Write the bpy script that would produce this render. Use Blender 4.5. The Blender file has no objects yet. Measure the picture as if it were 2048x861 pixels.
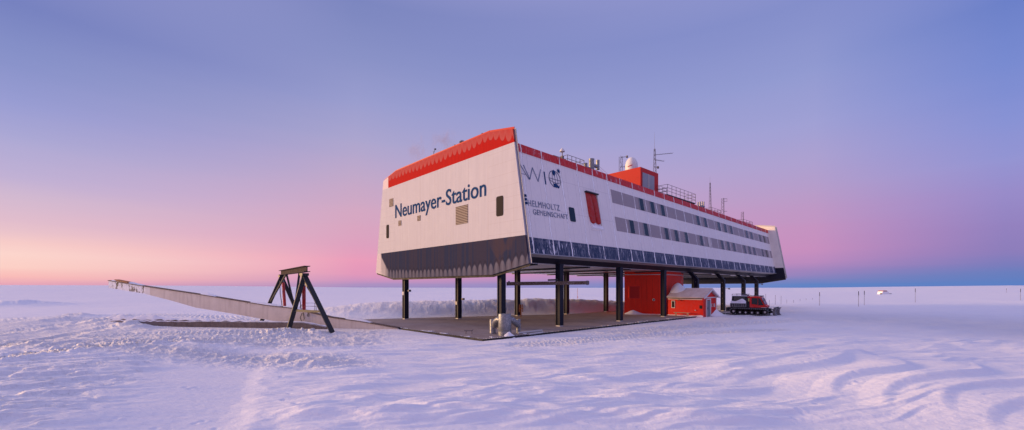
import bpy, bmesh, math, random
import numpy as np
from mathutils import Vector, Matrix
random.seed(7)
R = math.radians
sc = bpy.context.scene
COL = sc.collection

# ------------------------------------------------------------------ survey constants
F, CX, HY, CAMZ = 837.25, 1024.0, 576.0, 3.75          # focal length in photo pixels, eye height in metres
YAW = 0.757157
OX, OY = -8.0367, 43.6209                               # foot of the near end wall's centre line
UX, UY = math.cos(YAW), math.sin(YAW)                   # along the station
VX, VY = math.sin(YAW), -math.cos(YAW)                  # across it, towards the long front
def W(u, v, z=0.0): return Vector((OX + u*UX + v*VX, OY + u*UY + v*VY, z))
def L(u, v, z=0.0): return Vector((u, -v, z))           # station-local
def at(x, y, Y): return Vector(((x-CX)/F*Y, Y, CAMZ + (HY-y)/F*Y))
def ground_at(x, y, z=0.0):
    return at(x, y, F*(CAMZ-z)/(y-HY))
def at_v(x, y, v):                                      # point on the vertical plane v = const (station-local result)
    k = (x-CX)/F
    # OX+u*UX+v*VX = k*(OY+u*UY+v*VY)
    u = (k*(OY+v*VY) - OX - v*VX)/(UX - k*UY)
    d = OY + u*UY + v*VY
    return u, CAMZ + (HY-y)/F*d
def at_u(x, y, u):
    k = (x-CX)/F
    v = (k*(OY+u*UY) - OX - u*UX)/(VX - k*VY)
    d = OY + u*UY + v*VY
    return v, CAMZ + (HY-y)/F*d

# ------------------------------------------------------------------ materials
def lin(c):
    return tuple(((x/255)/12.92 if x/255 <= .04045 else ((x/255+.055)/1.055)**2.4) for x in c)
class NT:
    def __init__(s, name):
        s.m = bpy.data.materials.new(name); s.m.use_nodes = True
        s.t = s.m.node_tree; s.b = s.t.nodes['Principled BSDF']
        s.o = None
    def n(s, typ, ins=None, **kw):
        nd = s.t.nodes.new(typ)
        for k, v in kw.items(): setattr(nd, k, v)
        for k, v in (ins or {}).items(): s.set(nd, k, v)
        return nd
    def set(s, nd, k, v):
        sock = nd.inputs[k]
        if isinstance(v, bpy.types.NodeSocket): s.t.links.new(v, sock)
        elif isinstance(v, bpy.types.Node): s.t.links.new(v.outputs[0], sock)
        else:
            if sock.type == 'RGBA' and len(v) == 3: v = (*v, 1)
            sock.default_value = v
    def math(s, op, a, b=0.0, c=0.0, clamp=False):
        nd = s.n('ShaderNodeMath', {0: a, 1: b, 2: c}, operation=op); nd.use_clamp = clamp
        return nd.outputs[0]
    def coords(s):
        if s.o is None: s.o = s.n('ShaderNodeTexCoord').outputs['Object']
        return s.o
    def xyz(s):
        sp = s.n('ShaderNodeSeparateXYZ', {0: s.coords()}); return sp.outputs
    def scaled(s, sx, sy, sz):
        return s.n('ShaderNodeMapping', {'Vector': s.coords(), 'Scale': (sx, sy, sz)}).outputs[0]
    def noise(s, scale, detail=3, rough=.5, vec=None, dist=0):
        return s.n('ShaderNodeTexNoise', {'Vector': vec if vec is not None else s.coords(), 'Scale': scale, 'Detail': detail, 'Roughness': rough, 'Distortion': dist}).outputs[0]
    def rng(s, val, a, b, c=0., d=1., smooth=False):
        nd = s.n('ShaderNodeMapRange', {'Value': val, 'From Min': a, 'From Max': b, 'To Min': c, 'To Max': d})
        if smooth: nd.interpolation_type = 'SMOOTHSTEP'
        return nd.outputs[0]
    def mix(s, f, a, b):
        nd = s.n('ShaderNodeMix', data_type='RGBA')
        s.set(nd, 0, f)
        for k, v in ((6, a), (7, b)):
            if isinstance(v, (tuple, list)): nd.inputs[k].default_value = (*v[:3], 1)
            else: s.t.links.new(v, nd.inputs[k])
        return nd.outputs[2]
    def out(s, col, rough=.6, metal=0., bump=None, bstr=.3, bdist=.05, spec=.22):
        if isinstance(col, (tuple, list)): s.b.inputs['Base Color'].default_value = (*col[:3], 1)
        else: s.t.links.new(col, s.b.inputs['Base Color'])
        if isinstance(rough, (int, float)): s.b.inputs['Roughness'].default_value = rough
        else: s.t.links.new(rough, s.b.inputs['Roughness'])
        s.b.inputs['Metallic'].default_value = metal
        s.b.inputs['Specular IOR Level'].default_value = spec
        if bump is not None:
            bn = s.n('ShaderNodeBump', {'Height': bump, 'Distance': bdist})
            if isinstance(bstr, (int, float)): bn.inputs['Strength'].default_value = bstr
            else: s.t.links.new(bstr, bn.inputs['Strength'])
            s.t.links.new(bn.outputs[0], s.b.inputs['Normal'])
        return s.m
def paint(name, col, rough=.5, metal=0., var=.25, scale=1.5, dirt=(.25, .24, .26), frost=0., spec=.22):
    m = NT(name)
    n1 = m.noise(scale, 5, .6); n2 = m.noise(scale*7, 3, .5)
    c = m.mix(m.rng(n1, .35, .75, 0, var), col, dirt)
    if frost: c = m.mix(m.rng(n2, .62-frost*.3, .72, 0, .8), c, (.8, .8, .83))
    return m.out(c, rough, metal, n2, .15, .01, spec=spec)

M = {}
M['navy'] = paint('navy_steel', (.010, .013, .028), .6, 0, .35, 1.2, (.03, .028, .04))
M['dark'] = paint('dark_steel', (.025, .03, .036), .45, 0, .3, 2, (.06, .05, .055))
M['black'] = paint('black_rubber', (.012, .012, .013), .7)
M['red'] = paint('red_panel', (.84, .030, .006), .5, 0, .18, .7, (.36, .03, .02))
M['redflat'] = paint('red_paint', (.74, .018, .008), .4, 0, .12, 3)
M['redroof'] = paint('red_sheet', (.5, .014, .008), .5, 0, .25, .5, (.38, .03, .02))
M['galv'] = paint('galvanised_steel', (.20, .22, .235), .45, .5, .5, 2.5, (.30, .29, .29), .3)
M['grey'] = paint('grey_metal', (.33, .33, .35), .5, .3, .3, 2)
M['rail'] = paint('rail_steel', (.12, .11, .13), .5, .4)
M['white'] = paint('white_paint', (.74, .73, .72), .45, 0, .2, 2, (.5, .48, .46))
M['wood'] = paint('brown_timber', (.10, .062, .042), .8, 0, .5, 3, (.2, .15, .12), .1)
M['orange'] = paint('orange_wood', (.42, .16, .045), .7)
M['glass'] = NT('window_glass').out((.010, .022, .032), .15, 0, spec=.35)
M['glasslit'] = paint('pale_blind', (.66, .6, .56), .5)
M['olive'] = NT('olive_glass').out((.045, .04, .035), .9, 0, spec=.02)
M['letter'] = paint('blue_lettering', (.016, .055, .15), .9, 0, .10, 1.0, (.1, .14, .24), 0, .02)
M['letterfaint'] = paint('faded_blue_lettering', (.09, .14, .24), .6, 0, .75, 1.6, (.55, .54, .6))
M['yellow'] = paint('yellow_paint', (.6, .5, .12), .5)
M['concrete'] = paint('pale_footing', (.6, .58, .55), .7)

# drifted snow lying on things
def snow_mat(name, ground=False):
    m = NT(name)
    n1 = m.noise(.35, 4, .5); n2 = m.noise(3.5, 5, .55); n3 = m.noise(16, 4, .65)
    col = m.mix(m.rng(n1, .3, .7), (.85, .86, .90), (.90, .90, .915))
    if ground:
        att = m.n('ShaderNodeAttribute', attribute_name='rough').outputs['Fac']
        streak = m.noise(1.6, 5, .6, m.n('ShaderNodeMapping', {'Vector': m.coords(), 'Scale': (.45, 3.6, 1), 'Rotation': (0, 0, R(-12))}).outputs[0], .4)
        n5 = m.noise(5.5, 5, .7, dist=.6)
        h = m.math('ADD', m.math('MULTIPLY', streak, .45), m.math('MULTIPLY', n2, .3))
        hr = m.math('ADD', m.math('MULTIPLY', n5, 1.6), m.math('MULTIPLY', n3, .6))
        hh = m.math('ADD', h, m.math('MULTIPLY', hr, att))
        hh = m.math('ADD', hh, m.math('MULTIPLY', n3, .06))
        return m.out(col, .62, 0, hh, .85, .15, spec=.3)
    return m.out(col, .65, 0, m.math('ADD', n2, m.math('MULTIPLY', n3, .4)), .5, .06, spec=.3)
M['snow'] = snow_mat('packed_snow', True)
M['drift'] = snow_mat('drifted_snow')

# white cladding of the long fronts: joints every 2.7 m with ice run down them
def cladding(name, base, streak=0., icew=.05, ice_amt=1., patch=0., ridges=True):
    m = NT(name)
    x, y, z = m.xyz()
    wob = m.math('MULTIPLY', m.math('SUBTRACT', m.noise(.9, 3, .6), .5), .34)
    xx = m.math('ADD', m.math('ADD', x, wob), 2.7*4-2.34+1.35)
    fr = m.math('ABSOLUTE', m.math('SUBTRACT', m.math('MODULO', xx, 2.7), 1.35))
    nw = m.noise(2.2, 4, .7, m.scaled(1, 1, .35))
    wid = m.rng(nw, .36, .72, .018, icew*3.)
    ice = m.math('MULTIPLY', m.math('LESS_THAN', fr, wid), ice_amt)
    n1 = m.noise(.5, 4, .55); n2 = m.noise(3, 4, .6, m.scaled(4, 4, .3))
    c = m.mix(m.rng(n1, .3, .75, 0, .35), base, tuple(.86*b for b in base))
    c = m.mix(m.rng(n2, .45, .7, 0, .16), c, (.5, .47, .5))
    # panel joints
    j = m.math('LESS_THAN', m.math('ABSOLUTE', m.math('SUBTRACT', m.math('MODULO', m.math('ADD', x, 2.7*4-2.34+1.35), 1.35), .675)), .014)
    c = m.mix(m.math('MULTIPLY', j, .35), c, (.25, .22, .24))
    jz = m.math('LESS_THAN', m.math('ABSOLUTE', m.math('SUBTRACT', m.math('MODULO', m.math('ADD', z, 50.4), 3.15), 1.6)), .02)
    c = m.mix(m.math('MULTIPLY', jz, .3), c, (.3, .28, .3))
    if streak:
        st = m.noise(1.0, 5, .7, m.scaled(5.5, 5.5, .45), .3)
        c = m.mix(m.rng(st, .5, .72, 0, streak), c, (.42, .43, .52))
    if patch:
        pt = m.noise(1.15, 5, .62, m.scaled(2.3, 2.3, .4), .4)
        far = m.rng(x, 2, 30, 1, .35)
        ends = m.math('MAXIMUM', far, m.rng(x, 50, 66, .3, 1))
        c = m.mix(m.math('MULTIPLY', m.rng(pt, .60, .64), m.math('MULTIPLY', ends, patch)), c, (.6, .6, .66))
    sh_ = m.math('LESS_THAN', fr, m.math('ADD', wid, .045))  # shaded side of the ice seams, painted as a darker margin
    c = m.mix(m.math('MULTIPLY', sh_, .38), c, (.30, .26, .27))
    c = m.mix(ice, c, (.92, .90, .89))
    return m.out(c, .5, 0, m.math('ADD', m.math('MULTIPLY', ice, 1.), m.math('MULTIPLY', n2, .3)), .35, .04)
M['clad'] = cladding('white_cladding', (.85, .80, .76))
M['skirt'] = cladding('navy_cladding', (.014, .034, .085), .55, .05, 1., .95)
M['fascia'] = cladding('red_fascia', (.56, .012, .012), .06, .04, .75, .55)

# end-wall panels: reflections painted into the colour as scalloped arches between the ribs
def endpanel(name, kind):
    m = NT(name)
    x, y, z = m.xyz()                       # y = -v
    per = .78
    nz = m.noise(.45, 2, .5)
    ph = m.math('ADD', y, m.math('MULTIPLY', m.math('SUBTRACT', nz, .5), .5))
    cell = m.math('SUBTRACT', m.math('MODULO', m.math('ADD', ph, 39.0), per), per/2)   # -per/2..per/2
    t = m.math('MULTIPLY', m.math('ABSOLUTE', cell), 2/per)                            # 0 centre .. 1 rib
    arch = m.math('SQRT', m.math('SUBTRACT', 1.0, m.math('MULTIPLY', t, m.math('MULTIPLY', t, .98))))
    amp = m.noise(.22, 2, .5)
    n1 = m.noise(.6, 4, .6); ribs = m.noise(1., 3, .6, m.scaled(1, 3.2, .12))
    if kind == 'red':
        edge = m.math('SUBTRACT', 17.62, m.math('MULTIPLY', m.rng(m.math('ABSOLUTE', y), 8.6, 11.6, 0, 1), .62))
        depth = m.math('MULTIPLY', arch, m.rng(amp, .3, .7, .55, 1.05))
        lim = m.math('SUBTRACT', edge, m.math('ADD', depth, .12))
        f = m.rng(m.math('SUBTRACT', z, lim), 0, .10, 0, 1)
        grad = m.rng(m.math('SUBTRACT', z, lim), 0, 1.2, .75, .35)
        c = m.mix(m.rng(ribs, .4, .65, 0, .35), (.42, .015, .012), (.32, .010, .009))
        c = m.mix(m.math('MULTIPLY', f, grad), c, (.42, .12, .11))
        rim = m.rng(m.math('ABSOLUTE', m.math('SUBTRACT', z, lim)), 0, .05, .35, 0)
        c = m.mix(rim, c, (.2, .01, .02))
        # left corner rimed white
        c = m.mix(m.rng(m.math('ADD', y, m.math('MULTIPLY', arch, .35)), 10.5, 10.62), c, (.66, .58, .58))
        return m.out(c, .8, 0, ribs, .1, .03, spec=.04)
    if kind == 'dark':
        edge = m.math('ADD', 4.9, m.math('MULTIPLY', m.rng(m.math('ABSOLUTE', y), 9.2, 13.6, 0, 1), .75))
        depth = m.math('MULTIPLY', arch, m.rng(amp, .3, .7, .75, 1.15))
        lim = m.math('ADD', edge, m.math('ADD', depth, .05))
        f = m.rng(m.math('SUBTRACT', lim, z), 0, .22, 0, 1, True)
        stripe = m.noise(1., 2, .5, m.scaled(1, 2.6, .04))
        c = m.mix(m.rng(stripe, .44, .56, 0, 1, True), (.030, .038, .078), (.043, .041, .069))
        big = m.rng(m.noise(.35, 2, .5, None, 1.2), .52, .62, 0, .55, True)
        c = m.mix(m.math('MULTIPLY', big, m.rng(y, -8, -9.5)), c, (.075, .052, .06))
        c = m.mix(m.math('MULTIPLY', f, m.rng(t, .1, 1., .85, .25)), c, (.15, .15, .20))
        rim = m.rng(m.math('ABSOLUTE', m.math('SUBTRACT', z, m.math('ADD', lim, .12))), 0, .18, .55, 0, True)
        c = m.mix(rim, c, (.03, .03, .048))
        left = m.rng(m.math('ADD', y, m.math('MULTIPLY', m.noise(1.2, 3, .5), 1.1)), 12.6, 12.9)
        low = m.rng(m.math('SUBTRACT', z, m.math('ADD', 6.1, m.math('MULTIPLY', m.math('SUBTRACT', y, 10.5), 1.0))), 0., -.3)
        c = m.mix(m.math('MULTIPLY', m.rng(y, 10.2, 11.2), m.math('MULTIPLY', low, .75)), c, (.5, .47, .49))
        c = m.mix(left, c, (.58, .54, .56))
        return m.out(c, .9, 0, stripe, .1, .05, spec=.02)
    # white sheet
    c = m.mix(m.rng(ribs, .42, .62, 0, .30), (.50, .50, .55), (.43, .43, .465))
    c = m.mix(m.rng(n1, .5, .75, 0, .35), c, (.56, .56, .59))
    jy = m.math('LESS_THAN', m.math('ABSOLUTE', m.math('SUBTRACT', m.math('MODULO', m.math('ADD', y, 42.9+1.43), 2.86), 1.43)), .018)
    jy = m.math('MULTIPLY', jy, m.math('LESS_THAN', m.math('ABSOLUTE', y), 8.7))
    jz = m.math('LESS_THAN', m.math('ABSOLUTE', m.math('SUBTRACT', m.math('MODULO', m.math('ADD', z, 0.3), 1.02), .51)), .014)
    jz = m.math('MULTIPLY', jz, m.math('GREATER_THAN', m.math('ABSOLUTE', y), 8.58))
    c = m.mix(m.math('MULTIPLY', m.math('MAXIMUM', jy, m.math('MULTIPLY', jz, .7)), .45), c, (.32, .27, .27))
    run = m.noise(1., 4, .65, m.scaled(1, 6, .25), .3)
    c = m.mix(m.rng(run, .56, .7, 0, .22), c, (.42, .36, .35))
    return m.out(c, .7, 0, m.math('ADD', ribs, m.math('MULTIPLY', n1, .5)), .3, .06, spec=.06)
M['endwhite'] = endpanel('end_wall_sheet', 'white')
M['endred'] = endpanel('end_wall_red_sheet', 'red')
M['cream'] = paint('cream_sheet', (.86, .80, .72), .6, 0, .15, 1.)
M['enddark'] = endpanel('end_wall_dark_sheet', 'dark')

def under():
    m = NT('soffit_sheet')
    st = m.noise(1., 4, .6, m.scaled(.25, 2.6, 1)); n = m.noise(.6, 4, .6)
    c = m.mix(m.rng(st, .4, .62), (.50, .49, .51), (.33, .32, .34))
    c = m.mix(m.rng(n, .55, .8, 0, .5), c, (.2, .18, .19))
    return m.out(c, .35, .1, st, .3, .05)
M['under'] = under()
def deck():
    m = NT('deck_boards')
    n1 = m.noise(.35, 5, .6); n2 = m.noise(14, 4, .6); st = m.noise(1., 4, .6, m.scaled(.35, 5, 1))
    c = m.mix(m.rng(n1, .35, .7), (.27, .22, .205), (.37, .32, .30))
    c = m.mix(m.rng(st, .45, .7, 0, .5), c, (.36, .32, .31))
    c = m.mix(m.rng(m.noise(1.3, 5, .7), .62, .72, 0, .6), c, (.5, .48, .52))
    j = m.math('LESS_THAN', m.math('MODULO', m.math('ADD', m.xyz()[1], 60), 1.2), .02)
    c = m.mix(j, c, (.02, .015, .02))
    return m.out(c, .8, 0, n2, .3, .02)
M['deck'] = deck()
def girder():
    m = NT('worn_beige_paint')
    n1 = m.noise(.7, 5, .6); n2 = m.noise(2.1, 6, .7); n3 = m.noise(1.1, 6, .75, m.scaled(1.6, 1.6, .7)); run = m.noise(1., 4, .6, m.scaled(3, 3, .25))
    c = m.mix(m.rng(n1, .3, .7), (.68, .61, .565), (.56, .50, .465))
    c = m.mix(m.rng(run, .5, .7, 0, .3), c, (.24, .19, .165))
    c = m.mix(m.rng(n2, .66, .69, 0, .9), c, (.06, .03, .025))
    # rimed far end
    x = m.xyz()[0]
    c = m.mix(m.math('MULTIPLY', m.rng(x, 31.6, 32.0), 1.), c, m.mix(m.rng(n3, .43, .49), (.06, .045, .05), (.84, .84, .87)))
    c = m.mix(m.math('MULTIPLY', m.rng(m.math('ABSOLUTE', m.math('SUBTRACT', x, 31.6)), .35, .3), 1.), c, (.72, .7, .7))
    return m.out(c, .6, 0, n2, .3, .03)
M['girder'] = girder()
def boards():
    m = NT('trench_boards')
    n1 = m.noise(2.5, 5, .65); st = m.noise(1., 4, .6, m.scaled(6, 6, .4))
    c = m.mix(m.rng(n1, .35, .65), (.23, .175, .145), (.15, .115, .095))
    c = m.mix(m.rng(st, .5, .7, 0, .4), c, (.3, .24, .2))
    x = m.xyz()[0]
    c = m.mix(m.math('MULTIPLY', m.rng(x, 16, 27, 0, .75), m.rng(n1, .3, .6)), c, (.55, .47, .43))
    return m.out(c, .85, 0, n1, .5, .05)
M['boards'] = boards()
def vents():
    m = NT('louvre_metal')
    z = m.xyz()[2]
    s = m.math('LESS_THAN', m.math('MODULO', m.math('ADD', z, 10), .155), .07)
    c = m.mix(s, (.36, .31, .26), (.075, .055, .04))
    return m.out(c, .8, spec=.05)
M['vent'] = vents()

# ------------------------------------------------------------------ mesh builder
class MB:
    def __init__(s): s.v = []; s.f = []; s.sm = []
    def add(s, vs, fs, smooth=False):
        k = len(s.v); s.v += [tuple(v) for v in vs]
        for f in fs: s.f.append([i+k for i in f]); s.sm.append(smooth)
        return s
    def hexa(s, p):      # 8 points: bottom 4 ccw, top 4 ccw
        return s.add(p, [(3, 2, 1, 0), (4, 5, 6, 7), (0, 1, 5, 4), (1, 2, 6, 5), (2, 3, 7, 6), (3, 0, 4, 7)])
    def box(s, c, d, rz=0.):
        cx, cy, cz = c; a, b, h = d[0]/2, d[1]/2, d[2]/2
        C_, S_ = math.cos(rz), math.sin(rz)
        q = lambda x, y, z: (cx+x*C_-y*S_, cy+x*S_+y*C_, cz+z)
        return s.hexa([q(-a, -b, -h), q(a, -b, -h), q(a, b, -h), q(-a, b, -h), q(-a, -b, h), q(a, -b, h), q(a, b, h), q(-a, b, h)])
    def prism(s, poly, off):   # poly: list of Vector, extruded by off vector
        n = len(poly); off = Vector(off)
        a = [Vector(p) for p in poly]; b = [p+off for p in a]
        nrm = Vector((0, 0, 0))
        for i in range(n): nrm += (a[i]-a[0]).cross(a[(i+1) % n]-a[0])
        fl = nrm.dot(off) > 0
        fs = [tuple(range(n)), tuple(range(n, 2*n))]
        fs[0] = tuple(reversed(fs[0])) if fl else fs[0]
        fs[1] = fs[1] if fl else tuple(reversed(fs[1]))
        for i in range(n):
            j = (i+1) % n
            q = (i, j, j+n, i+n)
            fs.append(q if fl else tuple(reversed(q)))
        return s.add(a+b, fs)
    def tube(s, pts, r, n=8, caps=True, r2=None):
        pts = [Vector(p) for p in pts]; m = len(pts); vs = []
        t0 = (pts[1]-pts[0]).normalized()
        ref = Vector((0, 0, 1)) if abs(t0.z) < .9 else Vector((1, 0, 0))
        for i, p in enumerate(pts):
            t = (pts[min(i+1, m-1)]-pts[max(i-1, 0)]).normalized()
            a = t.cross(ref).normalized(); b = t.cross(a).normalized()
            rr = r if r2 is None else r+(r2-r)*i/(m-1)
            for k in range(n):
                w = 2*math.pi*k/n; vs.append(p+a*math.cos(w)*rr+b*math.sin(w)*rr)
        fs = []
        for i in range(m-1):
            for k in range(n):
                k2 = (k+1) % n; fs.append((i*n+k, i*n+k2, (i+1)*n+k2, (i+1)*n+k))
        if caps: fs += [tuple(reversed(range(n))), tuple(range((m-1)*n, m*n))]
        return s.add(vs, fs, n > 6)
    def bar(s, p, q, w, h, up=(0, 0, 1)):   # rectangular bar
        p, q = Vector(p), Vector(q); t = (q-p).normalized(); up = Vector(up)
        a = t.cross(up)
        if a.length < 1e-3: a = t.cross(Vector((1, 0, 0)))
        a.normalize(); b = a.cross(t).normalized()
        a *= w/2; b *= h/2
        return s.hexa([p-a-b, p+a-b, q+a-b, q-a-b, p-a+b, p+a+b, q+a+b, q-a+b])
    def lathe(s, prof, c=(0, 0, 0), n=20):
        c = Vector(c); vs = []; m = len(prof)
        for r, z in prof:
            for k in range(n):
                w = 2*math.pi*k/n; vs.append((c.x+r*math.cos(w), c.y+r*math.sin(w), c.z+z))
        fs = []
        for i in range(m-1):
            for k in range(n):
                k2 = (k+1) % n; fs.append((i*n+k, i*n+k2, (i+1)*n+k2, (i+1)*n+k))
        fs += [tuple(reversed(range(n))), tuple(range((m-1)*n, m*n))]
        return s.add(vs, fs, True)
    def build(s, name, mat, parent=None, bevel=0., loc=None):
        me = bpy.data.meshes.new(name); me.from_pydata(s.v, [], s.f)
        me.polygons.foreach_set('use_smooth', s.sm)
        bm = bmesh.new(); bm.from_mesh(me)
        bmesh.ops.recalc_face_normals(bm, faces=bm.faces)
        if bevel: bmesh.ops.bevel(bm, geom=bm.edges[:], offset=bevel, segments=2, affect='EDGES', clamp_overlap=True)
        bm.to_mesh(me); bm.free()
        if any(s.sm): me.set_sharp_from_angle(angle=R(40))
        me.materials.append(mat)
        o = bpy.data.objects.new(name, me); COL.objects.link(o)
        if parent is not None: o.parent = parent
        if loc is not None: o.location = loc
        return o
def tag(o, label=None, cat=None, group=None, kind=None):
    for k, v in (('label', label), ('category', cat), ('group', group), ('kind', kind)):
        if v: o[k] = v
    return o
def empty(name, loc, rz=0., label=None, cat=None, group=None):
    o = bpy.data.objects.new(name, None); COL.objects.link(o)
    o.location = loc; o.rotation_euler = (0, 0, rz); o.empty_display_size = .3
    return tag(o, label, cat, group)

# ------------------------------------------------------------------ terrain
rs = np.random.RandomState(11)
_perm = [rs.permutation(512) for _ in range(8)]
_val = rs.rand(512)
def vnoise(x, y, k=0):
    xi = np.floor(x).astype(int); yi = np.floor(y).astype(int)
    fx = x-xi; fy = y-yi
    fx = fx*fx*fx*(fx*(fx*6-15)+10); fy = fy*fy*fy*(fy*(fy*6-15)+10)
    P = _perm[k % 8]
    h = lambda a, b: _val[P[(P[a & 511]+b) & 511]]
    return (h(xi, yi)*(1-fx)+h(xi+1, yi)*fx)*(1-fy)+(h(xi, yi+1)*(1-fx)+h(xi+1, yi+1)*fx)*fy
def fbm(x, y, o=4, k=0, g=.5):
    s = 0; a = 1; t = 0
    for i in range(o):
        s = s+a*(vnoise(x*2**i+17*i, y*2**i-9*i, k+i)-.5); t += a; a *= g
    return s/t*2
def sstep(a, b, x):
    t = np.clip((x-a)/(b-a), 0, 1); return t*t*(3-2*t)
def seg(X, Y, pts):
    """distance to a polyline, running length, signed side and interpolated index"""
    best = np.full(X.shape, 1e9); run = np.zeros(X.shape); side = np.zeros(X.shape); idx = np.zeros(X.shape)
    acc = 0
    for i in range(len(pts)-1):
        ax, ay = pts[i][0], pts[i][1]; bx, by = pts[i+1][0], pts[i+1][1]
        dx, dy = bx-ax, by-ay; L2 = dx*dx+dy*dy; ln = math.sqrt(L2)
        t = np.clip(((X-ax)*dx+(Y-ay)*dy)/L2, 0, 1)
        qx, qy = X-(ax+t*dx), Y-(ay+t*dy)
        d = np.hypot(qx, qy); m = d < best
        best = np.where(m, d, best); run = np.where(m, acc+t*ln, run)
        side = np.where(m, np.sign(dx*qy-dy*qx), side); idx = np.where(m, i+t, idx)
        acc += ln
    return best, run, side, idx
def gp(x, y): g = ground_at(x, y); return (g.x, g.y)

DECK = [(-4.7, 13.75), (48.5, 14.1), (48.5, .6), (36.3, -.9), (22.7, -.6), (12.9, -4.9), (3.65, -8.5), (-5.2, -12.0)]   # (u, v)
def in_deck(u, v, grow=0.):
    """signed depth inside the deck outline (positive inside)"""
    vb = np.interp(u, [-5.2, 3.65, 12.9, 22.7, 36.3, 48.5], [-12.0, -8.5, -4.9, -.6, -.9, .6])
    vf = 13.75+(u+4.7)*.0066
    return np.minimum(np.minimum(u+4.85, 48.5-u), np.minimum(vf-v, v-vb))

# wind-carved steps: (foot of the scarp from a to b, height, scarp width, length of the lit back, bend, shift of the pointed end)
steps = []
def step_px(a, b, A, w1, w2, bend=.1, sh=1.):
    p, q = gp(*a), gp(*b); steps.append((*p, *q, A, w1, w2, bend, sh))
step_px((1470, 790), (1712, 736), .20, .50, 2.4, .10, 1.6)
step_px((1691, 815), (1830, 757), .24, .42, 1.75, .13, 1.5)
step_px((1797, 842), (1985, 772), .26, .42, 1.9, .12, 1.5)
step_px((1925, 862), (2120, 782), .26, .42, 1.9, .12, 1.5)
step_px((2020, 900), (2260, 815), .24, .42, 1.8, .12, 1.5)
step_px((1420, 770), (1640, 727), .13, .40, 1.5, .06, 1.2)
step_px((1530, 752), (1800, 722), .12, .40, 1.3, .05, 1.)
step_px((1640, 740), (1930, 726), .12, .40, 1.3, -.04, 1.)
step_px((1800, 742), (2080, 752), .14, .40, 1.6, -.06, 1.)
step_px((1360, 815), (1560, 790), .12, .35, 1.3, .05, .8)
step_px((1500, 842), (1710, 838), .13, .25, 1.1, -.04, .6)
step_px((1300, 862), (1560, 858), .14, .3, 1.2, .04, .8)
for a, b, A in [((770, 848), (1010, 838), .15), ((960, 822), (1110, 838), .13), ((900, 812), (1060, 800), .09), ((1000, 866), (1180, 852), .13),
                ((1080, 838), (1310, 850), .15), ((1080, 802), (1260, 800), .10), ((1050, 778), (1230, 774), .09), ((1020, 760), (1200, 754), .08),
                ((600, 800), (770, 782), .09), ((630, 815), (760, 800), .08), ((600, 754), (745, 735), .10), ((620, 740), (740, 727), .09),
                ((640, 772), (800, 776), .08), ((700, 714), (800, 711), .07), ((880, 747), (980, 738), .06), ((1180, 818), (1380, 820), .12),
                ((1230, 792), (1420, 784), .09), ((1260, 845), (1440, 850), .12), ((1240, 767), (1400, 757), .07), ((820, 792), (930, 783), .06),
                ((1110, 744), (1250, 738), .06), ((530, 832), (660, 820), .08), ((540, 854), (690, 840), .09), ((1380, 774), (1500, 764), .07)]:
    step_px(a, b, A*.8, .12+A, .5+A*6, random.uniform(-.05, .07), .6)
for i in range(560):
    y = 682+random.random()**1.25*190; x = random.uniform(500, 2090)
    if x > 1480 and y > 738 and random.random() < .85: continue
    dd = F*CAMZ/(y-HY); ln = random.uniform(.9, 3.2)*(1+dd*.03)
    th = R(random.gauss(8, 9)); c = gp(x, y)
    A = random.uniform(.018, .06)*(1+dd*.015)
    steps.append((c[0], c[1], c[0]+ln*math.cos(th), c[1]+ln*math.sin(th), A, .06+A*1.3, .25+A*8, random.uniform(-.08, .10), .3*ln))

BERM = [(*(lambda q: (q.x, q.y))(at(x, 576, d)), z) for x, d, z in [(560, 62, .1), (640, 60, .9), (720, 60, 1.55), (820, 61.5, 1.85), (920, 64, 1.95), (1020, 66, 2.05), (1110, 69, 2.05), (1180, 74, 1.75), (1250, 80, 1.2), (1340, 86, .5), (1400, 92, .05)]]
EDGE = [gp(620, 672), gp(575, 690), gp(548, 712), gp(528, 740), gp(512, 765), gp(505, 800), gp(490, 835), gp(478, 880), (-6.3, 6.0)]
TRACKS = [([gp(200, 672), gp(360, 670), gp(560, 668), gp(640, 664)], 2.2, .055, .42), ([gp(150, 690), gp(330, 692), gp(500, 686), gp(600, 672)], 1.7, .05, .36),
          ([gp(-60, 712), gp(90, 680), gp(220, 655), gp(330, 640)], .9, .06, .5), ([gp(-60, 676), gp(80, 655), gp(200, 640)], 1.2, .05, .5),
          ([gp(-60, 740), gp(100, 716), gp(240, 700), gp(330, 694)], 1.4, .10, .3), ([gp(0, 640), gp(120, 633), gp(300, 628), gp(560, 640)], 2.5, .06, .6),
          ([gp(1250, 664), gp(1450, 650), gp(1600, 640), gp(1760, 640)], 2.2, .03, .4), ([gp(1050, 690), gp(1300, 672), gp(1560, 660)], 1.6, .025, .35)]
DENTS = [(1608, 752), (1622, 748), (1640, 744), (1700, 786), (1710, 782), (1704, 794), (1716, 792), (1634, 826), (1642, 829), (1600, 838), (1612, 842), (1765, 734), (1588, 847), (370, 782), (380, 784), (392, 781),
         (232, 846), (222, 850), (405, 842), (390, 846), (567, 808), (578, 792), (562, 762), (590, 820), (604, 835), (598, 828), (430, 856), (310, 858)]
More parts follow.
